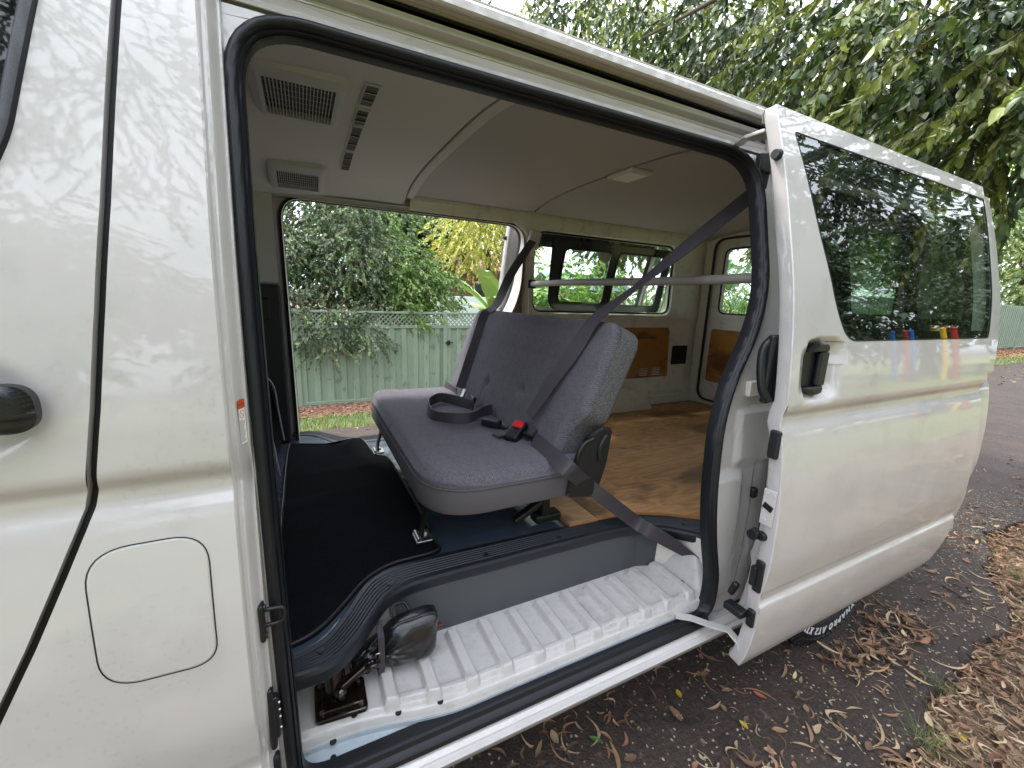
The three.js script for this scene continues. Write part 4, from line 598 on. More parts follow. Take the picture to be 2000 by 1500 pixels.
{
  const mk = (name, o, m, label) => { const g = thing(name, label, 'floor board'); part('board', flat(o, YF + 0.001, YF + 0.013, 0.0008), m, g); const ring = (y) => o.map(([x, z]) => V3(x, y, z)); part('board_edge', loft([ring(YF + 0.0015).map((p) => p), ring(YF + 0.0115)].map((r, i) => inset(o, -0.0006).map(([x, z]) => V3(x, r[0].y, z))), true, 0.3), M.plyEdge, g); };
  mk('plywood_board', [[0.757, -1.50], [0.868, -1.50], [0.868, -0.350], [0.757, -0.356]].reverse(), M.plyFloorB, 'narrow brown plywood strip along the front of the cargo floor');
  mk('plywood_board', [[0.8705, -1.535], [1.26, -1.565], [2.02, -1.50], [2.02, -0.30], [1.45, -0.24], [1.30, -0.155], [1.215, -0.222], [1.13, -0.288], [1.02, -0.343], [0.8705, -0.353]].reverse(), M.plyFloor, 'large worn brown plywood sheet on the cargo floor behind the bench seat');
  mk('plywood_board', [[2.0225, -1.50], [2.70, -1.50], [2.70, -0.34], [2.0225, -0.34]].reverse(), M.plyFloor, 'brown plywood sheet on the cargo floor against the rear door');
}
{ // bar across the van behind the seat
  const g = thing('cross_bar', 'grey taped bar stretched across the van above the backrest', 'bar'), x = 1.252, y = 1.446, pts = []; const rr = (z) => 0.0155 + 0.0012 * fbm(z * 30, 0.3, 0, 4, 2);
  const rows = []; for (let i = 0; i <= 90; i++) { const z = lerp(-1.585, -0.17, i / 90), r = rr(z), row = []; for (let k = 0; k < 16; k++) { const a = k / 16 * Math.PI * 2; row.push(V3(x + Math.cos(a) * r, y + Math.sin(a) * r + 0.003 * Math.sin(i * 0.07), z)); } rows.push(row); }
  part('tube', loft(rows, true, 1.5), mat([0.30, 0.28, 0.27], 0.5, { bumpMap: softTex, bumpScale: 0.004 }), g);
  for (const z of [-1.588]) part('end_cup', rbox(0.05, 0.05, 0.016, 0.006, 3).translate(x, y, z), M.blackPlastic, g);
  rebase(g, V3(x, y, -0.92));
}
{ // screw jack on the step
  const g = thing('car_jack', 'dark oily metal jack bolted on the front of the step under the floor trim', 'jack'), oil = mat([0.018, 0.010, 0.008], 0.22, { metalness: 0.5, clearcoat: 0.7, clearcoatRoughness: 0.08 }), Y = 0.447;
  const o = roundPoly([[-0.03, 0.135, 0.012], [0.078, 0.125, 0.012], [0.078, 0.215, 0.012], [-0.03, 0.236, 0.012]], 5);
  part('base_plate', merge([flat(o.map(([x, z]) => [x, -z]).reverse(), Y, Y + 0.012, 0.003), flat(inset(o, 0.014).map(([x, z]) => [x, -z]).reverse(), Y + 0.012, Y + 0.018, 0.003)]), oil, g);
  part('body', merge([cyl(V3(0.016, Y + 0.012, -0.19), V3(0.014, 0.56, -0.20), 0.024, 0.019, 24), cyl(V3(0.014, 0.55, -0.20), V3(0.014, 0.60, -0.20), 0.013, 0.013, 20)]), oil, g);
  part('release_knob', new THREE.SphereGeometry(0.014, 24, 18).scale(1, 1.2, 1).translate(0.024, Y + 0.033, -0.165), mat([0.10, 0.09, 0.09], 0.12, { metalness: 1 }), g);
  part('arm', merge([rbox(0.075, 0.016, 0.022, 0.006, 3).rotateZ(0.35).rotateY(0.25).translate(0.058, 0.508, -0.176), new THREE.TorusGeometry(0.012, 0.006, 10, 24).rotateX(1.2).translate(0.095, 0.522, -0.172)]), oil, g);
  for (const [x, z] of [[-0.015, -0.15], [0.064, -0.14], [0.064, -0.2], [-0.018, -0.222]]) part('bolt', new THREE.CylinderGeometry(0.005, 0.005, 0.004, 6).translate(x, Y + 0.0155, z), M.zinc, g);
  rebase(g, V3(0.02, Y, -0.185));
}
{ // tool pouch strapped beside it
  const g = thing('tool_pouch', 'glossy black vinyl tool pouch with a strap lying on the white step', 'pouch');
  const o = roundPoly([[0.045, 0.475, 0.02], [0.13, 0.463, 0.02], [0.235, 0.458, 0.02], [0.255, 0.475, 0.015], [0.262, 0.575, 0.012], [0.235, 0.582, 0.02], [0.15, 0.575, 0.03], [0.118, 0.545, 0.02], [0.05, 0.51, 0.02]], 5);
  const zf = (x, y, d) => { const c = Math.exp(-(((x - 0.118) / 0.02) ** 2)), a = Math.atan2(y - 0.515, x - 0.118), rr = Math.hypot(y - 0.515, x - 0.118); return 0.008 * sstep(0, 0.04, d) - 0.016 * c + 0.006 * Math.sin(a * 13) * Math.exp(-rr / 0.05) + 0.003 * (fbm(x * 26, y * 26, 0, 80, 3) - 0.5) - 0.004 * Math.exp(-(((y - 0.455 - 6 * (x - 0.14) ** 2) / 0.004) ** 2)); };
  part('pouch_body', slab(o, 0.062, 0.022, zf, 0.0035).translate(0, 0, -0.252), mat([0.010, 0.010, 0.012], 0.26, { bumpMap: grainTex, bumpScale: 0.0004, clearcoat: 0.3 }), g);
  part('strap', sweepPath([V3(0.117, 0.457, -0.24), V3(0.117, 0.462, -0.196), V3(0.118, 0.515, -0.19), V3(0.119, 0.562, -0.196), V3(0.119, 0.572, -0.24)], [[-0.007, 0], [-0.007, 0.003], [0.007, 0.003], [0.007, 0], [-0.007, 0]], V3(0, 0, 1)), M.belt, g);
  part('strap_buckle', tube([V3(0.104, 0.52, -0.187), V3(0.104, 0.53, -0.187), V3(0.114, 0.53, -0.187)], 0.0015, 12, 6), M.metal, g);
  part('tool_end', merge([cyl(V3(0.255, 0.521, -0.222), V3(0.276, 0.521, -0.222), 0.005), cyl(V3(0.255, 0.533, -0.222), V3(0.269, 0.534, -0.222), 0.0035)]), mat([0.08, 0.03, 0.02], 0.4, { metalness: 0.6 }), g);
  part('pouch_loop', tube([V3(0.15, 0.575, -0.235), V3(0.155, 0.594, -0.25), V3(0.185, 0.592, -0.255), V3(0.195, 0.578, -0.24)], 0.004, 24, 8), M.satinBlack, g);
  rebase(g, V3(0.15, 0.458, -0.22));
}

// ---------------------------------------------------------------- ground, road, verges
const fall = (x, z) => -0.36 * clamp((-2.6 - z) / 3.7, 0, 1) * (1 - sstep(6, 14, x));
const soilTex = tex(512, 1.6, (u, v) => { const a = fbm(u * 12, v * 12, 12, 5, 5), b = vnoise(u * 90, v * 90, 90, 6); const k = 0.20 + 0.22 * a + 0.14 * b; return [k * 1.06, k * 0.9, k * 0.74]; });
const lawnTex = tex(512, 3, (u, v) => { const a = fbm(u * 10, v * 10, 10, 15, 5), b = vnoise(u * 120, v * 120, 120, 16); return [0.30 + 0.14 * a + 0.1 * b, 0.335 + 0.12 * a + 0.12 * b, 0.17 + 0.07 * b]; });
const asphTex = tex(1024, 1.7, (u, v) => { const a = fbm(u * 7, v * 7, 7, 25, 5), g = vnoise(u * 230, v * 230, 230, 26), s = vnoise(u * 120, v * 120, 120, 27), c = Math.abs(fbm(u * 5, v * 5, 5, 28, 4) - 0.5); const k = 0.185 + 0.09 * a + 0.075 * (g - 0.5) + 0.16 * sstep(0.80, 0.92, s) * g - 0.06 * sstep(0.012, 0.004, c); return [k * 0.98, k * 0.81, k * 0.70]; });
M.soil = mat([1, 1, 1], 1, { map: soilTex, bumpMap: softTex, bumpScale: 0.02 });
M.lawn = mat([1, 1, 1], 1, { map: lawnTex });
M.asphalt = mat([1, 1, 1], 0.9, { map: asphTex, bumpMap: tex(512, 0.5, (u, v) => 0.6 * vnoise(u * 90, v * 90, 90, 31) + 0.4 * vnoise(u * 200, v * 200, 200, 32), false), bumpScale: 0.004 });
{
  const g = new THREE.PlaneGeometry(170, 130, 170, 130).rotateX(-Math.PI / 2).translate(20, 0, 0), p = g.attributes.position;
  for (let i = 0; i < p.count; i++) { const x = p.getX(i), z = p.getZ(i); p.setY(i, fall(x, z) - 0.052); }
  g.computeVertexNormals(); structure('ground', boxUV(g), M.soil);
}
const edge = [[-40, 0.8], [-12, 0.7], [-3, 0.6], [0.5, 0.45], [1.2, 0.36], [1.557, 0.302], [1.72, 0.33], [1.9, 0.255], [2.15, 0.26], [2.48, 0.217], [2.7, 0.26], [2.87, 0.231], [3.08, 0.135], [3.25, 0.02], [3.5, 0.0], [3.8, -0.118], [4.24, -0.07], [5, -0.1], [6, 0.02], [9, 0.05], [16, 0.1], [60, 0.3]];
const edgeZ = (x) => { let i = 0; while (i < edge.length - 2 && x > edge[i + 1][0]) i++; const [a, b] = [edge[i], edge[i + 1]]; return lerp(a[1], b[1], clamp((x - a[0]) / (b[0] - a[0]), 0, 1)) + (Math.abs(x - 3) < 4 ? 0.05 * (fbm(x * 7, 1.5, 0, 44, 4) - 0.5) + 0.02 * (vnoise(x * 40, 2, 0, 45) - 0.5) : 0); };
{
  const near = []; for (let x = -40; x <= 60; x += (x > -1 && x < 7) ? 0.025 : 0.5) near.push([x, -edgeZ(x)]);
  const out = [...near, [60, 3.5], [14, 3.55], [9, 4.2], [-40, 4.2]];
  const z = (x, y) => fall(x, -y), g = merge([sheet(out, [], z, 0.3, 1.2), loft([loop3(near, z), loop3(near.map(([x, y]) => [x, y - 0.006]), (x, y) => z(x, y) - 0.012), loop3(near.map(([x, y]) => [x, y - 0.014]), () => -0.06)], false, 0.5)]);
  structure('road', g.rotateX(-Math.PI / 2), M.asphalt);
}
structure('lawn', boxUV(new THREE.PlaneGeometry(120, 40, 1, 1).rotateX(-Math.PI / 2).translate(10, -0.035, 22.2)), M.lawn);
// instanced scatter
const leafMat = (c, o = {}) => mat(c, 0.55, { transmission: 0.42, thickness: 0, ...o });
function scatter(name, geo, material, list, parent) { // list of [matrix, color]
  const m = new THREE.InstancedMesh(geo, material, list.length); list.forEach(([a, c], i) => { m.setMatrixAt(i, a); m.setColorAt(i, c); });
  m.name = parent ? name : numbered(name); m.castShadow = m.receiveShadow = true; m.userData.kind = 'stuff'; (parent ?? scene).add(m); return m;
}
const TRS = (p, q, s) => new THREE.Matrix4().compose(p, q, typeof s === 'number' ? V3(s, s, s) : s);
const EUL = (x, y, z, o = 'YXZ') => new THREE.Quaternion().setFromEuler(new THREE.Euler(x, y, z, o));
// dry gum leaves: long, bent and curled
function dryLeaf(L, w, bend, curl, seed) {
  const r = rng(seed), n = 7, A = [], B = [], C = [];
  for (let i = 0; i <= n; i++) { const t = i / n, a = (t - 0.5) * bend, x = L * (t - 0.5), zz = L * bend * 0.22 * (1 - 4 * (t - 0.5) ** 2), hw = w * Math.pow(Math.sin(Math.PI * clamp(t * 0.94 + 0.03, 0, 1)), 0.8) * 0.5, y = 0.0015 + curl * L * (t - 0.5) ** 2 * 1.6, tw = (r() - 0.5) * 0.3 + curl; A.push(V3(x, y + Math.abs(hw) * 0.6, zz - hw)); B.push(V3(x, y, zz)); C.push(V3(x, y + hw * (0.2 + tw), zz + hw)); }
  const g = loft([A, B, C], false, 1.6); return g;
}
const dry = [dryLeaf(0.115, 0.017, 0.5, 0.15, 1), dryLeaf(0.10, 0.022, 1.1, 0.35, 2), dryLeaf(0.13, 0.013, 1.6, 0.2, 3), dryLeaf(0.07, 0.026, 0.3, 0.5, 4), dryLeaf(0.085, 0.012, 2.2, 0.55, 5), dryLeaf(0.055, 0.03, 0.2, 0.25, 6), dryLeaf(0.15, 0.010, 0.9, 0.1, 7)];
const dryCol = [[0.27, 0.165, 0.09], [0.36, 0.25, 0.15], [0.19, 0.11, 0.06], [0.42, 0.31, 0.19], [0.26, 0.13, 0.075], [0.13, 0.075, 0.045]];
const dryMat = dryCol.map((c) => mat(c, 0.8));
const dryShape = ['straight slender', 'bent', 'thin hooked', 'short broad', 'tightly curled', 'small oval', 'very long thin'], dryTone = ['tan', 'pale tan', 'brown', 'straw', 'reddish', 'dark brown'];
const odd = [[mat([0.42, 0.30, 0.03], 0.7), 'yellow'], [mat([0.06, 0.16, 0.02], 0.6), 'green'], [mat([0.36, 0.10, 0.06], 0.7), 'red brown']];
{
  const r = rng(99), spots = [];
  const vis = (x, z) => { if (z > 0.6 || x < 0.1) return false; return true; };
  // the leaves that can be told apart, on the asphalt between van and verge and along the edge
  let n = 0, guard = 0;
  while (n < 262 && guard++ < 9000) {
    const px = lerp(900, 2000, r()), py = lerp(1010, 1500, r()), p = atY(px, py, 0.0);
    if (p.x > 5 || p.z > edgeZ(p.x) + (r() < 0.25 ? 0.25 : -0.01)) continue;
    if (p.z < 0.05 && p.x < 1.2 && r() < 0.4) continue; if (p.z < -0.5) continue;
    const k = Math.floor(r() * dry.length), y = p.z > edgeZ(p.x) ? -0.02 : 0.0015;
    const tn = Math.floor(r() * dryMat.length), nm = dryShape[k] + ' ' + dryTone[tn], where = y < 0 ? 'on the litter past the asphalt edge' : 'on the dark asphalt beside the van';
    const m = meshThing('fallen_leaf', dry[k], dryMat[tn], nm + ' dry leaf lying ' + where, 'leaf', nm + ' dry leaves ' + where);
    m.position.set(p.x, y, p.z); m.rotation.set((r() - 0.5) * 0.25, r() * 6.28, (r() - 0.5) * 0.15); const s = 0.36 + r() * r() * 0.7; m.scale.set(s, s, s); n++;
  }
  for (const [px, py, k, o] of [[1164, 1449, 3, 1], [1326, 1357, 5, 0], [1484, 1362, 3, 2], [1880, 1434, 5, 0], [1452, 1418, 5, 0]]) {
    const p = atY(px, py, 0.002), m = meshThing('fallen_leaf', dry[k], odd[o][0], { 0: 'small bright yellow leaf on the ground', 1: 'single fresh green leaf on the asphalt below the sill', 2: 'small red brown leaf on the asphalt' }[o], 'leaf', o === 0 ? 'bright yellow fallen leaves' : undefined); m.position.copy(p); m.position.y = p.z > edgeZ(p.x) ? -0.012 : 0.003; m.rotation.y = r() * 6; m.scale.setScalar(o === 0 ? 0.6 : 0.62);
  }
  // the litter itself
  const lists = dry.map(() => []);
  const drop = (x, z, y, s) => { const k = Math.floor(r() * dry.length), c = dryCol[Math.floor(r() * dryCol.length)], v = 0.6 + r() * 0.8; lists[k].push([TRS(V3(x, y, z), EUL((r() - 0.5) * 0.9, r() * 6.28, (r() - 0.5) * 0.9), s), lin(c[0] * v, c[1] * v, c[2] * v)]); };
  for (let i = 0; i < 42000; i++) { const x = lerp(0.6, 8, Math.pow(r(), 1.4)), z = edgeZ(x) + 0.015 + Math.pow(r(), 1.5) * 2.6; drop(x, z, lerp(-0.045, 0.0, r()), 0.28 + r() * r() * 0.55); }
  for (let i = 0; i < 4500; i++) { const x = lerp(-6, 16, r()), z = edgeZ(x) + 0.02 + r() * 3; drop(x, z, -0.03, 0.8 + r() * 0.5); }
  for (let i = 0; i < 1000; i++) { const x = lerp(0.3, 9, Math.pow(r(), 1.3)), z = lerp(-0.6, edgeZ(x) - 0.01, Math.sqrt(r())), c = fbm(x * 2.5, z * 2.5, 0, 61, 3); if (c > 0.52) drop(x, z, 0.003, 0.3 + r() * 0.4); }
  for (let i = 0; i < 200; i++) { const x = lerp(1.75, 2.4, r()), z = lerp(-0.02, 0.14, r()); drop(x, z, 0.004 + 0.012 * r(), 0.35 + r() * 0.45); }
  for (let i = 0; i < 900; i++) { const x = lerp(-2, 22, r()), z = lerp(-4.2, -2.2, r()); drop(x, fall(x, z) * 0 + z, fall(x, z) + 0.004, 0.7 + r() * 0.5); }
  dry.forEach((g, k) => { const m = scatter('leaf_litter', g, mat([1, 1, 1], 0.85), lists[k]); m.userData.label = 'thick brown leaf litter on the verge past the asphalt'; m.userData.category = 'leaf litter'; });
  // pale seeds on the asphalt
  const seeds = []; for (let i = 0; i < 1900; i++) { const x = lerp(0.2, 5, Math.pow(r(), 1.2)), z = lerp(-0.5, edgeZ(x), Math.sqrt(r())), s = 0.0016 + r() * 0.0022, v = 0.5 + r() * 0.5; seeds.push([TRS(V3(x, 0.0015, z), EUL(0, r() * 6, 0), V3(s, s * 0.5, s * 1.5)), lin(0.42 * v, 0.36 * v, 0.25 * v)]); }
  const sm = scatter('fallen_seeds', new THREE.IcosahedronGeometry(1, 1), mat([1, 1, 1], 0.8), seeds); sm.userData.label = 'tiny pale seeds scattered over the dark asphalt'; sm.userData.category = 'seeds';
}
// grass
function blade(h, w, lean) { const A = [], B = []; for (let i = 0; i <= 3; i++) { const t = i / 3; A.push(V3(-w * (1 - t), h * t, lean * t * t * h)); B.push(V3(w * (1 - t) + 1e-4, h * t, lean * t * t * h)); } return loft([A, B], false, 1.5); }
{
  const r = rng(41), b = blade(0.07, 0.0035, 0.5), list = [];
  for (let i = 0; i < 26000; i++) { const far = i > 20000, x = far ? lerp(12, 34, r()) : lerp(-3, 10, r()), z = far ? -3.5 - r() * 0.9 : -4.2 - r() * 0.95; if (!far && z > -4.3 && r() < 0.5) continue; const v = 0.7 + r() * 0.6, y = r() < 0.25; list.push([TRS(V3(x, fall(x, z) - 0.05, z), EUL((r() - 0.5) * 0.6, r() * 6.28, 0), 0.7 + r() * (far ? 1.4 : 0.9)), y ? lin(0.30 * v, 0.32 * v, 0.10 * v) : lin(0.16 * v, 0.30 * v, 0.05 * v)]); }
  const m = scatter('grass', b, leafMat([1, 1, 1]), list); m.userData.label = 'bright green grass strip between the road and the fence'; m.userData.category = 'grass';
  const mul = []; const chip = rbox(0.05, 0.008, 0.016, 0.002, 1);
  for (let i = 0; i < 7000; i++) { const x = lerp(-3, 10, r()), z = lerp(-6.25, -5.12, r()), v = 0.6 + r() * 0.8; mul.push([TRS(V3(x, fall(x, z) - 0.045 + r() * 0.02, z), EUL((r() - 0.5) * 0.8, r() * 6.28, (r() - 0.5) * 0.8), 0.7 + r() * 0.8), lin(0.26 * v, 0.13 * v, 0.08 * v)]); }
  for (let i = 0; i < 2500; i++) { const x = lerp(14, 34, r()), z = lerp(-5.6, -4.35, r()), v = 0.6 + r() * 0.8; mul.push([TRS(V3(x, fall(x, z) - 0.04 + r() * 0.03, z), EUL((r() - 0.5), r() * 6.28, (r() - 0.5)), 2 + r()), lin(0.28 * v, 0.15 * v, 0.08 * v)]); }
  const mm = scatter('bark_mulch', chip, mat([1, 1, 1], 0.95), mul); mm.userData.label = 'red brown bark mulch along the foot of the green fence'; mm.userData.category = 'mulch';
  [[1805, 1465, 0.85], [1825, 1350, 0.65], [1905, 1064, 0.6], [1985, 1130, 0.6], [1800, 1385, 0.45]].forEach(([px, py, s], i) => {
    const p = atY(px, py, -0.03), q = [], h = rng(300 + i); for (let k = 0; k < 70; k++) q.push(blade(0.06 + h() * 0.07, 0.0016, 0.6 + h() * 0.9).rotateX((h() - 0.5) * 0.5).rotateY(h() * 6.28).translate((h() - 0.5) * 0.07, 0, (h() - 0.5) * 0.07));
    const t = meshThing('grass_tuft', merge(q), leafMat([0.17, 0.24, 0.05]), ['tuft of thin green grass in the litter where the asphalt edge cuts in', 'thin grass tuft rising at the crumbled asphalt corner', 'low grass clump far along the littered verge', 'ragged grass clump amid the litter beyond the tyre', 'small grass tuft at the rim of the asphalt'][i], 'grass'); t.position.copy(p); t.scale.setScalar(s);
  });
}
// ---------------------------------------------------------------- green steel fence behind the road
const fenceMat = mat([0.255, 0.335, 0.255], 0.5, { map: tex(256, 2.2, (u, v) => { const k = 0.86 + 0.12 * fbm(u * 8, v * 5, 8, 90, 4) - 0.16 * sstep(0.66, 0.8, fbm(u * 30, v * 14, 0, 91, 3)); return [k, k, k * 0.97]; }) });
function fence(name, label, x0, bays, z, top, base, w, slope, lattice) {
  const f = thing(name, label, 'fence', [0, 0, 0]);
  const prof = (x) => { const t = ((x % 0.19) + 0.19) % 0.19 / 0.19; return 0.027 * (sstep(0.08, 0.16, t) - sstep(0.55, 0.63, t)) + 0.004 * sstep(0.75, 0.78, t) * sstep(0.85, 0.82, t); };
  for (let b = 0; b < bays; b++) {
    const xa = x0 + b * w, xb = xa + w, y0 = base(xa), y1 = top - (lattice ? 0.25 : 0.02), A = [], B = [];
    for (let i = 0; i <= 240; i++) { const x = lerp(xa + 0.03, xb - 0.03, i / 240), zz = z + slope(x) + prof(x - xa); A.push(V3(x, y0 + 0.06, zz)); B.push(V3(x, y1, zz)); }
    part('sheet', loft([A, B], false, 0.25), fenceMat, f);
    for (const [y, h] of [[y0 + 0.05, 0.05], [y1, 0.05]]) part('rail', rbox(w - 0.05, h, 0.045, 0.005).translate((xa + xb) / 2, y, z + slope(xa) + 0.012), fenceMat, f);
    if (lattice) {
      part('top_rail', rbox(w - 0.05, 0.035, 0.05, 0.005).translate((xa + xb) / 2, top - 0.02, z + slope(xa) + 0.012), fenceMat, f);
      const s = [], h0 = y1 + 0.02, h1 = top - 0.03, H = h1 - h0; for (let k = -3; k * 0.075 < w; k++) for (const d of [1, -1]) { const a = xa + 0.04 + k * 0.075, q0 = Math.max(xa + 0.03, Math.min(xb - 0.03, a)), q1 = Math.max(xa + 0.03, Math.min(xb - 0.03, a + H)); if (q1 - q0 < 0.02) continue; const t0 = (q0 - a) / H, t1 = (q1 - a) / H, P = (q, t) => V3(q, d > 0 ? lerp(h0, h1, t) : lerp(h1, h0, t), z + slope(xa) + 0.012 + d * 0.004); const p = P(q0, t0), e = P(q1, t1), L = p.distanceTo(e); s.push(rbox(L, 0.017, 0.007, 0.001, 1).rotateZ(Math.atan2(e.y - p.y, e.x - p.x)).translate((p.x + e.x) / 2, (p.y + e.y) / 2, p.z)); }
      asStuff(part('lattice', merge(s), fenceMat, f));
    }
  }
  for (let b = 0; b <= bays; b++) { const x = x0 + b * w; part('post', bx(x - 0.035, x + 0.035, base(x) - 0.15, top + 0.012, z + slope(x) - 0.02, z + slope(x) + 0.05, 0.006), fenceMat, f); }
  return f;
}
{
  const f = fence('steel_fence', 'green corrugated steel fence with a lattice top seen through the far door', -0.121 - 2.289 * 3, 8, -6.3, 1.08, () => -0.41, 2.289, () => 0, true);
  part('gate_latch', merge([bx(2.20, 2.25, 0.52, 0.60, -6.25, -6.22, 0.006), cyl(V3(2.17, 0.56, -6.235), V3(2.30, 0.56, -6.235), 0.012)]), M.satinBlack, f);
  fence('steel_fence', 'pale green corrugated fence far along the road past the van', 11.6, 9, -5.7, 1.75, () => 0.06, 2.4, (x) => (x - 11.6) * 0.02, false);
  meshThing('fence_plinth', bx(11.6, 33.2, -0.1, 0.12, -5.66, -5.5, 0.01), mat([0.42, 0.30, 0.26], 0.9), 'pink concrete plinth under the far green fence', 'plinth');
}
// ---------------------------------------------------------------- trees and plants
function leafGeo(L, w, fold, droop) { const P = [0, 0, 0, -w, 0.45 * L, fold, 0, 0.5 * L, 0, w, 0.45 * L, fold, 0, L, -droop], I = [0, 2, 1, 0, 3, 2, 1, 2, 4, 2, 3, 4]; const g = new THREE.BufferGeometry(); g.setAttribute('position', new THREE.Float32BufferAttribute(P, 3)); g.setIndex(I); g.computeVertexNormals(); return g; }
const ovalLeaf = (L, w) => { const A = [], B = [], C = []; for (let i = 0; i <= 5; i++) { const t = i / 5, hw = w * Math.pow(Math.sin(Math.PI * Math.pow(t, 0.85)), 0.9), y = L * t, z = -0.25 * L * t * t; A.push(V3(-hw, y, z + hw * 0.35)); B.push(V3(0, y, z)); C.push(V3(hw, y, z + hw * 0.35)); } return loft([A, B, C], false, 1.6); };
function crown(parent, blobs, o) { // twigs spread through ellipsoids, each carrying leaves
  const r = rng(o.seed), list = [], tw = [], q = new THREE.Quaternion(), up = V3(0, 1, 0);
  for (const [x, y, z, rx, ry, rz, n] of blobs) for (let i = 0; i < n; i++) {
    let a = r() * 6.2832, c = 2 * r() - 1, s = Math.sqrt(1 - c * c), k = Math.pow(r(), o.fill ?? 0.45); const p = V3(x + Math.cos(a) * s * k * rx, y + c * k * ry, z + Math.sin(a) * s * k * rz);
    if (o.keep && !o.keep(p)) continue;
    const d = V3(p.x - x + (r() - 0.5) * rx, (p.y - y) * 0.5 + (r() - 0.5) * ry * 0.5 - (o.droop ?? 0.4) * ry, p.z - z + (r() - 0.5) * rz).normalize(), L = o.twig * (0.6 + r() * 0.8), e = p.clone().addScaledVector(d, L); e.y -= L * 0.25;
    if (o.keep && !o.keep(e)) continue;
    if (o.twigs && i % o.twigs === 0) tw.push(new THREE.CylinderGeometry(0.002, 0.005, L, 4).applyQuaternion(q.setFromUnitVectors(up, e.clone().sub(p).normalize())).translate((p.x + e.x) / 2, (p.y + e.y) / 2, (p.z + e.z) / 2));
    const tone = (o.tone ?? ((u) => o.cols[Math.floor(r() * o.cols.length)]))(p), tv = 0.75 + r() * 0.5;
    for (let m = 0; m < o.per; m++) {
      const t = (m + r()) / o.per, b = p.clone().lerp(e, t), dir = d.clone().add(V3(r() - 0.5, r() - 0.5 - (o.hang ?? 0.4), r() - 0.5).multiplyScalar(1.7)).normalize();
      q.setFromUnitVectors(up, dir).multiply(new THREE.Quaternion().setFromAxisAngle(up, r() * 6.28)); const v = tv * (0.8 + r() * 0.4), sc = 0.6 + r() * 0.7;
      list.push([TRS(b, q, sc), lin(tone[0] * v, tone[1] * v, tone[2] * v)]);
    }
  }
  scatter('crown', o.leaf, o.mat ?? leafMat([1, 1, 1]), list, parent); if (tw.length) asStuff(part('twigs', merge(tw), M.bark, parent));
}
M.bark = mat([0.10, 0.075, 0.055], 0.95, { bumpMap: softTex, bumpScale: 0.02 });
function limbs(parent, paths) { for (const [pts, r0, r1, nm] of paths) { const c = new THREE.CatmullRomCurve3(pts.map((p) => V3(...p)), false, 'centripetal'), rows = []; for (let i = 0; i <= 24; i++) { const t = i / 24, p = c.getPoint(t), tg = c.getTangent(t), a = V3().crossVectors(tg, V3(0.3, 0.1, 1)).normalize(), b = V3().crossVectors(tg, a), r = lerp(r0, r1, t), row = []; for (let k = 0; k < 9; k++) { const u = k / 9 * 6.2832; row.push(p.clone().addScaledVector(a, Math.cos(u) * r * (1 + 0.1 * Math.sin(3 * u + i))).addScaledVector(b, Math.sin(u) * r)); } rows.push(row); } part(nm ?? 'branch', loft(rows, true, 1.5), M.bark, parent); } }
const tree = (label, base, cat = 'tree', name = 'leafy_tree', group) => thing(name, label, cat, [0, 0, 0], group);
const smallLeaf = leafGeo(0.068, 0.017, 0.006, 0.01), midLeaf = leafGeo(0.11, 0.026, 0.012, 0.02), bigLeaf = leafGeo(0.26, 0.07, 0.03, 0.05), canLeaf = ovalLeaf(0.07, 0.017);
{ // dark small-leaved tree leaning over the fence
  const t = tree('dark green small leaved tree drooping over the lattice fence'); limbs(t, [[[[0.9, -0.5, -7.5], [0.85, 0.8, -7.4], [1.0, 2.0, -7.3], [0.9, 3.6, -7.5]], 0.10, 0.04, 'trunk'], [[[0.86, 0.9, -7.4], [0.4, 1.6, -7.1], [-0.3, 2.2, -6.9]], 0.05, 0.015], [[[0.95, 1.5, -7.3], [1.6, 1.9, -7.0], [2.2, 2.1, -6.8]], 0.04, 0.012], [[[0.9, 1.1, -7.4], [0.7, 1.3, -6.7], [0.4, 1.0, -6.3]], 0.025, 0.008]]);
  crown(t, [[-0.2, 1.75, -6.95, 0.75, 0.7, 0.5, 480], [0.7, 1.9, -7.0, 0.9, 0.8, 0.6, 640], [1.5, 1.65, -6.9, 0.75, 0.65, 0.5, 460], [2.15, 1.5, -6.9, 0.55, 0.42, 0.4, 190], [-0.9, 2.2, -7.1, 0.8, 1.0, 0.6, 420], [0.6, 2.9, -7.4, 1.5, 0.9, 0.8, 620], [0.45, 0.98, -6.4, 0.5, 0.3, 0.25, 110], [0.25, 0.68, -6.15, 0.28, 0.26, 0.12, 46], [0.85, 0.72, -6.15, 0.25, 0.2, 0.1, 26], [1.3, 1.05, -6.5, 0.6, 0.3, 0.3, 90], [-0.25, 1.1, -6.5, 0.4, 0.4, 0.3, 90], [1.75, 1.08, -6.5, 0.35, 0.25, 0.2, 40]],
    { seed: 11, leaf: smallLeaf, per: 17, twig: 0.26, twigs: 3, cols: [[0.045, 0.085, 0.035], [0.07, 0.12, 0.04], [0.035, 0.065, 0.035], [0.10, 0.15, 0.05], [0.085, 0.10, 0.055]], tone: (p) => p.x > 1.35 ? [0.19, 0.31, 0.06] : [[0.10, 0.17, 0.06], [0.16, 0.25, 0.07], [0.085, 0.14, 0.06], [0.20, 0.23, 0.11]][Math.floor((p.x * 37 + p.y * 53 + 100) % 4)] });
}
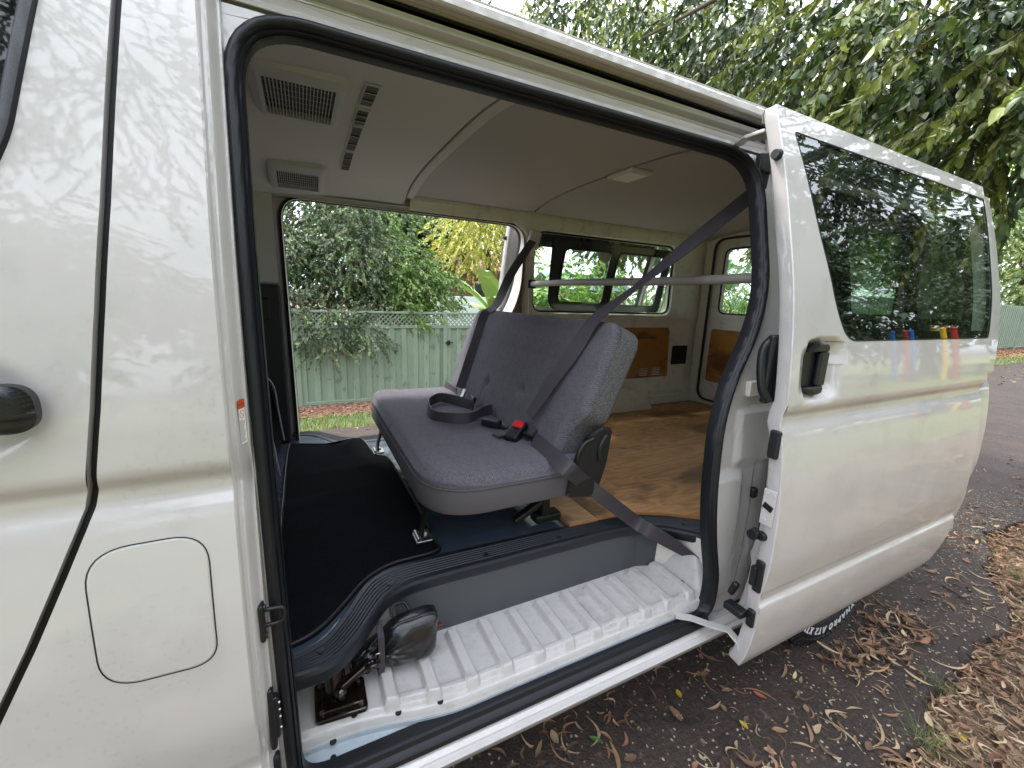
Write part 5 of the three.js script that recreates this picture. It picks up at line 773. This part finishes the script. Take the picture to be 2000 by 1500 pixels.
{ // sunny yellow tree farther back
  const t = tree('yellow green tree glowing behind the dark tree'); limbs(t, [[[[6.0, -0.5, -13.5], [6.0, 2, -13.4], [5.8, 5, -13.5]], 0.16, 0.05, 'trunk']]);
  crown(t, [[5.3, 3.5, -13, 1.5, 1.3, 1, 620], [6.7, 3.6, -13.4, 1.3, 1.0, 1, 330], [6.2, 5.0, -13.6, 1.8, 1.2, 1.2, 330]], { seed: 13, leaf: midLeaf, per: 14, twig: 0.4, cols: [[0.58, 0.58, 0.12], [0.66, 0.62, 0.16], [0.42, 0.50, 0.10]] });
}
{ // house
  const h = thing('brick_house', 'pale pink brick house with a low tiled roof behind the fence', 'house'), wall = mat([0.46, 0.30, 0.26], 0.9, { map: tex(256, 0.6, (u, v) => { const row = Math.floor(v * 7), f = (v * 7) % 1, g = ((u * 2.6 + (row % 2) * 0.5) % 1); const m = f < 0.12 || g < 0.045; const k = m ? 0.95 : 0.78 + 0.2 * hash2(Math.floor(u * 2.6 + (row % 2) * 0.5), row); return [k, k * (m ? 1 : 0.97), k * (m ? 1 : 0.95)]; }) });
  part('wall', bx(3.4, 8.6, -0.5, 2.5, -22, -16.5, 0.01), wall, h); const rf = part('roof', loft([[V3(2.8, 2.45, -15.9), V3(9.2, 2.45, -15.9)], [V3(5.3, 4.1, -19.2), V3(6.7, 4.1, -19.2)], [V3(2.8, 2.45, -22.6), V3(9.2, 2.45, -22.6)]], false, 0.2), mat([0.36, 0.20, 0.17], 0.85), h); part('roof_end', merge([loft([[V3(2.8, 2.45, -15.9), V3(2.8, 2.45, -22.6)], [V3(5.3, 4.1, -19.2), V3(5.3, 4.1, -19.21)]]), loft([[V3(9.2, 2.45, -15.9), V3(9.2, 2.45, -22.6)], [V3(6.7, 4.1, -19.2), V3(6.7, 4.1, -19.21)]])]), mat([0.36, 0.20, 0.17], 0.85), h);
  for (const x of [4.7, 7.3]) { const w = part('window', bx(x - 0.7, x + 0.7, 0.8, 2.0, -16.52, -16.46, 0.01), M.paintIn, h); part('pane', bx(x - 0.62, x - 0.03, 0.88, 1.92, -16.455, -16.45, 0.001), M.frit, w); part('pane', bx(x + 0.03, x + 0.62, 0.88, 1.92, -16.455, -16.45, 0.001), M.frit, w); }
  meshThing('garden_wall', bx(3.1, 7.4, -0.5, 1.35, -10.6, -10.4, 0.01), mat([0.62, 0.70, 0.64], 0.85), 'pale mint rendered wall between the trees behind the fence', 'wall');
  const sh2 = thing('garden_shed', 'cream garden shed with a blue grey roof behind the bright shrubs', 'shed'); part('wall', bx(7.0, 9.6, -0.5, 1.7, -12, -10.2, 0.01), mat([0.66, 0.56, 0.36], 0.8), sh2); part('roof', loft([[V3(6.8, 1.68, -10.0), V3(9.8, 1.68, -10.0)], [V3(6.8, 2.2, -11.1), V3(9.8, 2.2, -11.1)], [V3(6.8, 1.68, -12.2), V3(9.8, 1.68, -12.2)]], false, 0.2), mat([0.45, 0.55, 0.6], 0.6), sh2);
}
function bigFrond(L, w, droop, ribs) { const A = [], B = [], C = []; for (let i = 0; i <= 12; i++) { const t = i / 12, hw = w * Math.pow(Math.sin(Math.PI * Math.min(1, t * 0.9 + 0.08)), 0.6), y = L * t - droop * t * t * L * 0.4, z = droop * L * t * t; const wv = 0.03 * Math.sin(i * 2.4); A.push(V3(-hw, y + wv, z + hw * 0.3)); B.push(V3(0, y, z)); C.push(V3(hw, y - wv, z + hw * 0.3)); } return loft([A, B, C], false, 1.2); }
{ // bananas
  const gm = leafMat([0.34, 0.50, 0.14], { roughness: 0.4 });
  [[3.75, -7.7, 'broad leaved banana plant behind the fence next to the rear window pillar'], [4.75, -8.6, 'smaller banana plant with upright leaves behind the first one'], [5.0, -9.4, 'pale banana plant standing in front of the mint wall']].forEach(([x, z, lb], i) => {
    const g = thing('banana_plant', lb, 'plant'), r = rng(70 + i); part('stem', cyl(V3(x, -0.5, z), V3(x, 1.0, z), 0.09, 0.06), mat([0.2, 0.22, 0.08], 0.7), g);
    for (let k = 0; k < 9; k++) { const a = k / 9 * 6.28 + r(), L = (1.1 + r() * 0.7) * (i === 2 ? 0.6 : 1); part('leaf', bigFrond(L, (0.17 + r() * 0.07) * (i === 2 ? 0.6 : 1), 0.25 + r() * 0.5).rotateX(0.15 + r() * 0.5).rotateY(a).translate(x, 0.85 + r() * 0.3, z), gm, g); } rebase(g, V3(x, -0.4, z));
  });
}
{ // bright shrubs seen through the rear windows
  [[5.2, 1.35, -7.9, 1.05, 0.95, 0.5, 300, 'bright lime green shrub seen through the far quarter window'], [6.9, 1.5, -8.4, 1.2, 1.0, 0.6, 300, 'wide pale green shrub beside the cream shed'], [9.2, 1.3, -8.2, 1.0, 1.2, 0.6, 220, 'tall green shrub behind the fence toward the palm'], [11.6, 1.2, -8.3, 1.3, 1.2, 0.7, 300, 'dense green shrub at the foot of the palm'], [14.2, 1.3, -9.2, 1.6, 1.4, 0.8, 300, 'wide green shrub past the end of the lattice fence']].forEach(([x, y, z, a, b, c, n, lb], i) => {
    const g = thing('shrub', lb, 'shrub'); limbs(g, [[[[x, -0.5, z], [x + 0.1, 0.6, z], [x, y, z]], 0.04, 0.015, 'stem']]);
    crown(g, [[x, y, z, a, b, c, n]], { seed: 200 + i, leaf: midLeaf, per: 12, twig: 0.28, fill: 0.6, cols: [[0.22, 0.40, 0.06], [0.30, 0.46, 0.08], [0.15, 0.30, 0.05]] });
  });
  const g = thing('palm', 'feathery palm with arching fronds behind the rear door window', 'palm'), r = rng(5), x = 10.3, z = -7.4; limbs(g, [[[[x, -0.5, z], [x, 0.6, z], [x - 0.05, 1.5, z]], 0.13, 0.10, 'trunk']]);
  const gm = leafMat([0.16, 0.30, 0.09]);
  for (let k = 0; k < 14; k++) { const q = [], L = 1.9 + r() * 0.6; for (let i = 3; i < 30; i++) for (const s of [-1, 1]) { const t = i / 30, y = L * t - 0.7 * t * t * L, zz = 0.85 * L * t; q.push(leafGeo(0.42 * Math.sin(Math.PI * (0.15 + 0.8 * t)), 0.016, 0.004, 0.08).rotateZ(-s * 1.15).rotateX(0.3).translate(0, y, zz)); } const a = k / 14 * 6.28; part('frond', mergeGeometries(q).rotateX(-0.15 + r() * 0.4).rotateY(a).translate(x, 1.5, z), gm, g); }
  rebase(g, V3(x, -0.4, z));
}
{ // tall trees behind
  const spec = [[9, -11, 9.6, 3.4], [14.5, -12, 11, 3.9], [20, -10, 9.5, 3.9], [27, -9, 8, 4.2], [36, -8, 8.5, 5], [3, -17, 7.5, 3.4], [-3.2, -11, 6.5, 3.2], [46, 0, 9, 5.5], [40, 9, 9, 5]];
  const lab = ['mid green tree rising above the shrubs by the palm', 'tall green tree behind the far fence above the van roof', 'broad pale green tree over the far fence', 'light green tree along the bend of the road', 'large hazy tree at the end of the fence', 'tall tree behind the pink brick house', 'rounded tree behind the near end of the lattice fence', 'big tree closing the end of the road', 'spreading tree on the lawn side at the road end'];
  spec.forEach(([x, z, h, R], i) => {
    const t = tree(lab[i], 0); limbs(t, [[[[x, -0.5, z], [x + 0.2, h * 0.35, z], [x - 0.1, h * 0.75, z + 0.2]], 0.28, 0.1, 'trunk'], [[[x, h * 0.4, z], [x + R * 0.4, h * 0.6, z + 0.4], [x + R * 0.7, h * 0.7, z + 0.6]], 0.12, 0.04], [[[x, h * 0.35, z], [x - R * 0.4, h * 0.55, z], [x - R * 0.7, h * 0.65, z - 0.3]], 0.12, 0.04]]);
    const r = rng(500 + i), bl = []; for (let k = 0; k < 13; k++) { const a = r() * 6.28, d = r() * R * 0.75; bl.push([x + Math.cos(a) * d, h * (0.35 + 0.55 * r()), z + Math.sin(a) * d * 0.7, R * 0.42, R * 0.34, R * 0.4, 120]); }
    crown(t, bl, { seed: 600 + i, leaf: bigLeaf, per: 10, twig: 0.7, fill: 0.5, cols: i === 3 || i === 4 || i === 2 ? [[0.20, 0.30, 0.07], [0.28, 0.34, 0.09], [0.15, 0.24, 0.06]] : [[0.09, 0.16, 0.045], [0.14, 0.22, 0.05], [0.07, 0.12, 0.04]] });
  });
}
{ // the tree whose branches hang over the van
  const t = tree('big tree with pointed leaves hanging over the van roof', 0, 'tree', 'overhanging_tree');
  limbs(t, [[[[5.6, -0.1, 7.2], [5.7, 2.0, 6.6], [6.2, 4.0, 4.6], [6.8, 5.6, 2.2]], 0.28, 0.12, 'trunk'], [[[6.6, 5.2, 2.8], [6.2, 4.6, 0.8], [4.4, 4.2, -0.8], [2.6, 3.9, -2.0]], 0.10, 0.03], [[[6.4, 4.6, 3.6], [5.6, 5.0, 2.2], [3.4, 5.0, 1.8], [0.6, 4.8, 2.4]], 0.10, 0.03], [[[6.2, 4.2, 0.6], [5.4, 3.9, -0.4], [4.8, 3.4, -1.2]], 0.05, 0.012], [[[4.4, 4.2, -0.8], [3.6, 4.0, -1.7], [2.9, 3.7, -2.7]], 0.04, 0.01]]);
  const P = (px, py, d) => { const r = ray(px, py).normalize(); return EYE.clone().addScaledVector(r, d); };
  const bl = []; for (const [px, py, d, R, n] of [[1920, 60, 4.2, 0.75, 150], [1960, 220, 4.0, 0.5, 80], [1800, 130, 4.6, 0.75, 150], [1700, 40, 4.4, 0.6, 100], [1850, 260, 5.2, 0.6, 60], [1600, 80, 5.2, 0.8, 90], [1640, 180, 5.6, 0.45, 45], [1480, 20, 5.6, 0.7, 100], [1380, 80, 6.2, 0.7, 120], [1260, 30, 6.6, 0.8, 110], [1330, 140, 6.8, 0.45, 50], [1140, 20, 7.2, 0.8, 80], [1030, 0, 7.6, 0.7, 50], [1200, -20, 8.5, 1.0, 110], [1985, 300, 5.0, 0.3, 16], [2150, 50, 4.0, 1.0, 70], [2200, 200, 4.5, 0.8, 50], [1700, -200, 4.5, 1.2, 70], [1300, -250, 5.5, 1.3, 60]]) { const p = P(px, py, d); bl.push([p.x, p.y, p.z, R, R * 0.75, R, n]); }
  for (const [x, y, z, R, n] of [[3.2, 4.9, 1.9, 1.5, 190], [1.0, 4.9, 2.4, 1.5, 170], [-1.2, 4.6, 3.0, 1.5, 150], [5.5, 5.2, 2.4, 1.6, 170], [0.4, 4.6, 4.6, 1.3, 90], [-2.5, 4.4, 4.5, 1.3, 90], [7.5, 5.6, 1.0, 1.6, 120], [2.5, 4.6, 4.8, 1.2, 80], [-3.5, 4.6, 1.6, 1.5, 120], [1.5, 5.6, 0.4, 1.6, 120], [-1.2, 5.4, 0.8, 1.6, 120], [6.6, 4.4, 1.6, 1.0, 110], [8.8, 5.2, 1.9, 1.3, 130], [5.0, 3.9, 1.5, 0.7, 50], [1.2, 6.0, 4.2, 1.9, 210], [4.4, 6.1, 4.2, 1.9, 210], [-2.2, 5.9, 3.2, 1.9, 200], [7.6, 6.3, 4.2, 1.9, 200], [-5, 5.4, 4.2, 1.9, 180], [10.5, 6.0, 3.0, 1.8, 160], [3.2, 6.4, 1.6, 1.7, 150]]) bl.push([x, y, z, R, R * 0.6, R, n]);  // out-of-view leaf clumps, added to shade the near side and fill reflections
  crown(t, bl, { seed: 31, leaf: canLeaf, per: 25, twig: 0.42, twigs: 2, fill: 0.55, hang: 0.7, droop: 0.5, cols: [[0.07, 0.115, 0.028], [0.13, 0.185, 0.035], [0.23, 0.28, 0.05], [0.07, 0.11, 0.035], [0.33, 0.36, 0.07]], tone: (() => { const q = rng(77), A = [[0.055, 0.10, 0.024], [0.10, 0.16, 0.03], [0.19, 0.25, 0.045], [0.055, 0.095, 0.028], [0.28, 0.33, 0.06]], B = [[0.045, 0.075, 0.025], [0.07, 0.105, 0.03], [0.035, 0.06, 0.022]]; return (p) => p.z > 0.9 ? B[Math.floor(q() * 3)] : A[Math.floor(q() * 5)]; })(), mat: leafMat([1, 1, 1], { roughness: 0.4, transmission: 0.45 }), keep: (p) => p.y > 1.99 || p.z < -2.2 || p.x > 3.4 });  // leaves toward the camera side coloured darker, dimming reflections and light on the body
}
// ---------------------------------------------------------------- behind the camera: what the paint and the glass mirror
{
  const spec = [[-10, 9, 7, 3.2], [-4.5, 9, 6.8, 3.3], [1.5, 10, 7.0, 3.4], [7.5, 9.5, 9.5, 3.6], [14, 10.5, 10, 4], [22, 11, 10.5, 4.6], [12.8, 7.4, 9, 3], [21, 6.6, 10, 3.4], [28, 5.0, 11, 4]];
  const lab = ['tree at the front end of the lawn opposite the van', 'tree on the lawn facing the front door', 'tree on the lawn straight across from the seat', 'tree on the lawn behind the log rail fence', 'tree beyond the playground poles', 'tree at the far corner of the lawn', 'tree on the littered verge past the overhanging one', 'second tree along the verge beside the road', 'third tall tree along the verge where the road bends'];
  spec.forEach(([x, z, h, R], i) => { const t = tree(lab[i], 0); limbs(t, [[[[x, -0.1, z], [x + 0.2, h * 0.4, z], [x, h * 0.8, z]], 0.25, 0.08, 'trunk']]); const r = rng(800 + i), bl = []; for (let k = 0; k < 14; k++) { const a = r() * 6.28, d = r() * R * 0.85; bl.push([x + Math.cos(a) * d, h * (0.22 + 0.68 * (k + r()) / 14), z + Math.sin(a) * d, R * 0.42, R * 0.36, R * 0.42, 90]); } crown(t, bl, { seed: 900 + i, leaf: bigLeaf, per: 9, twig: 0.6, fill: 0.6, cols: [[0.05, 0.085, 0.028], [0.075, 0.12, 0.033], [0.038, 0.065, 0.024]] }); });
  const wood = mat([0.16, 0.11, 0.075], 0.9, { bumpMap: softTex, bumpScale: 0.01 }), f = thing('log_fence', 'low weathered log rail fence along the lawn', 'fence');
  for (let k = 0; k < 16; k++) { const x = -3 + k * 2.4; part('post', cyl(V3(x, -0.3, 5.2), V3(x, 0.62, 5.2), 0.085, 0.08, 12), wood, f); if (k < 15) part('rail', cyl(V3(x, 0.50, 5.2), V3(x + 2.4, 0.50, 5.2), 0.05, 0.05, 10), wood, f); }
  [[16.45, 5.85, [0.02, 0.16, 0.55], 'blue'], [16.63, 5.60, [0.5, 0.02, 0.02], 'red'], [16.74, 5.50, [0.02, 0.16, 0.55], 'blue'], [17.12, 4.90, [0.75, 0.5, 0.02], 'yellow'], [17.3, 4.72, [0.5, 0.02, 0.02], 'red']].forEach(([x, z, c, n], i) => { const g = thing('play_pole', ['blue playground pole with a ball cap nearest the road', 'red playground pole between two blue ones', 'blue playground pole beside the red one', 'yellow playground pole on the far side of the playground', 'red playground pole beside the yellow one'][i], 'pole'); part('pole', cyl(V3(x, -0.1, z), V3(x, 2.1, z), 0.07, 0.07, 16), mat(c, 0.35), g); part('cap', new THREE.SphereGeometry(0.085, 16, 12).translate(x, 2.12, z), mat(c, 0.35), g); rebase(g, V3(x, -0.04, z)); });
}

renderer.render(scene, camera);
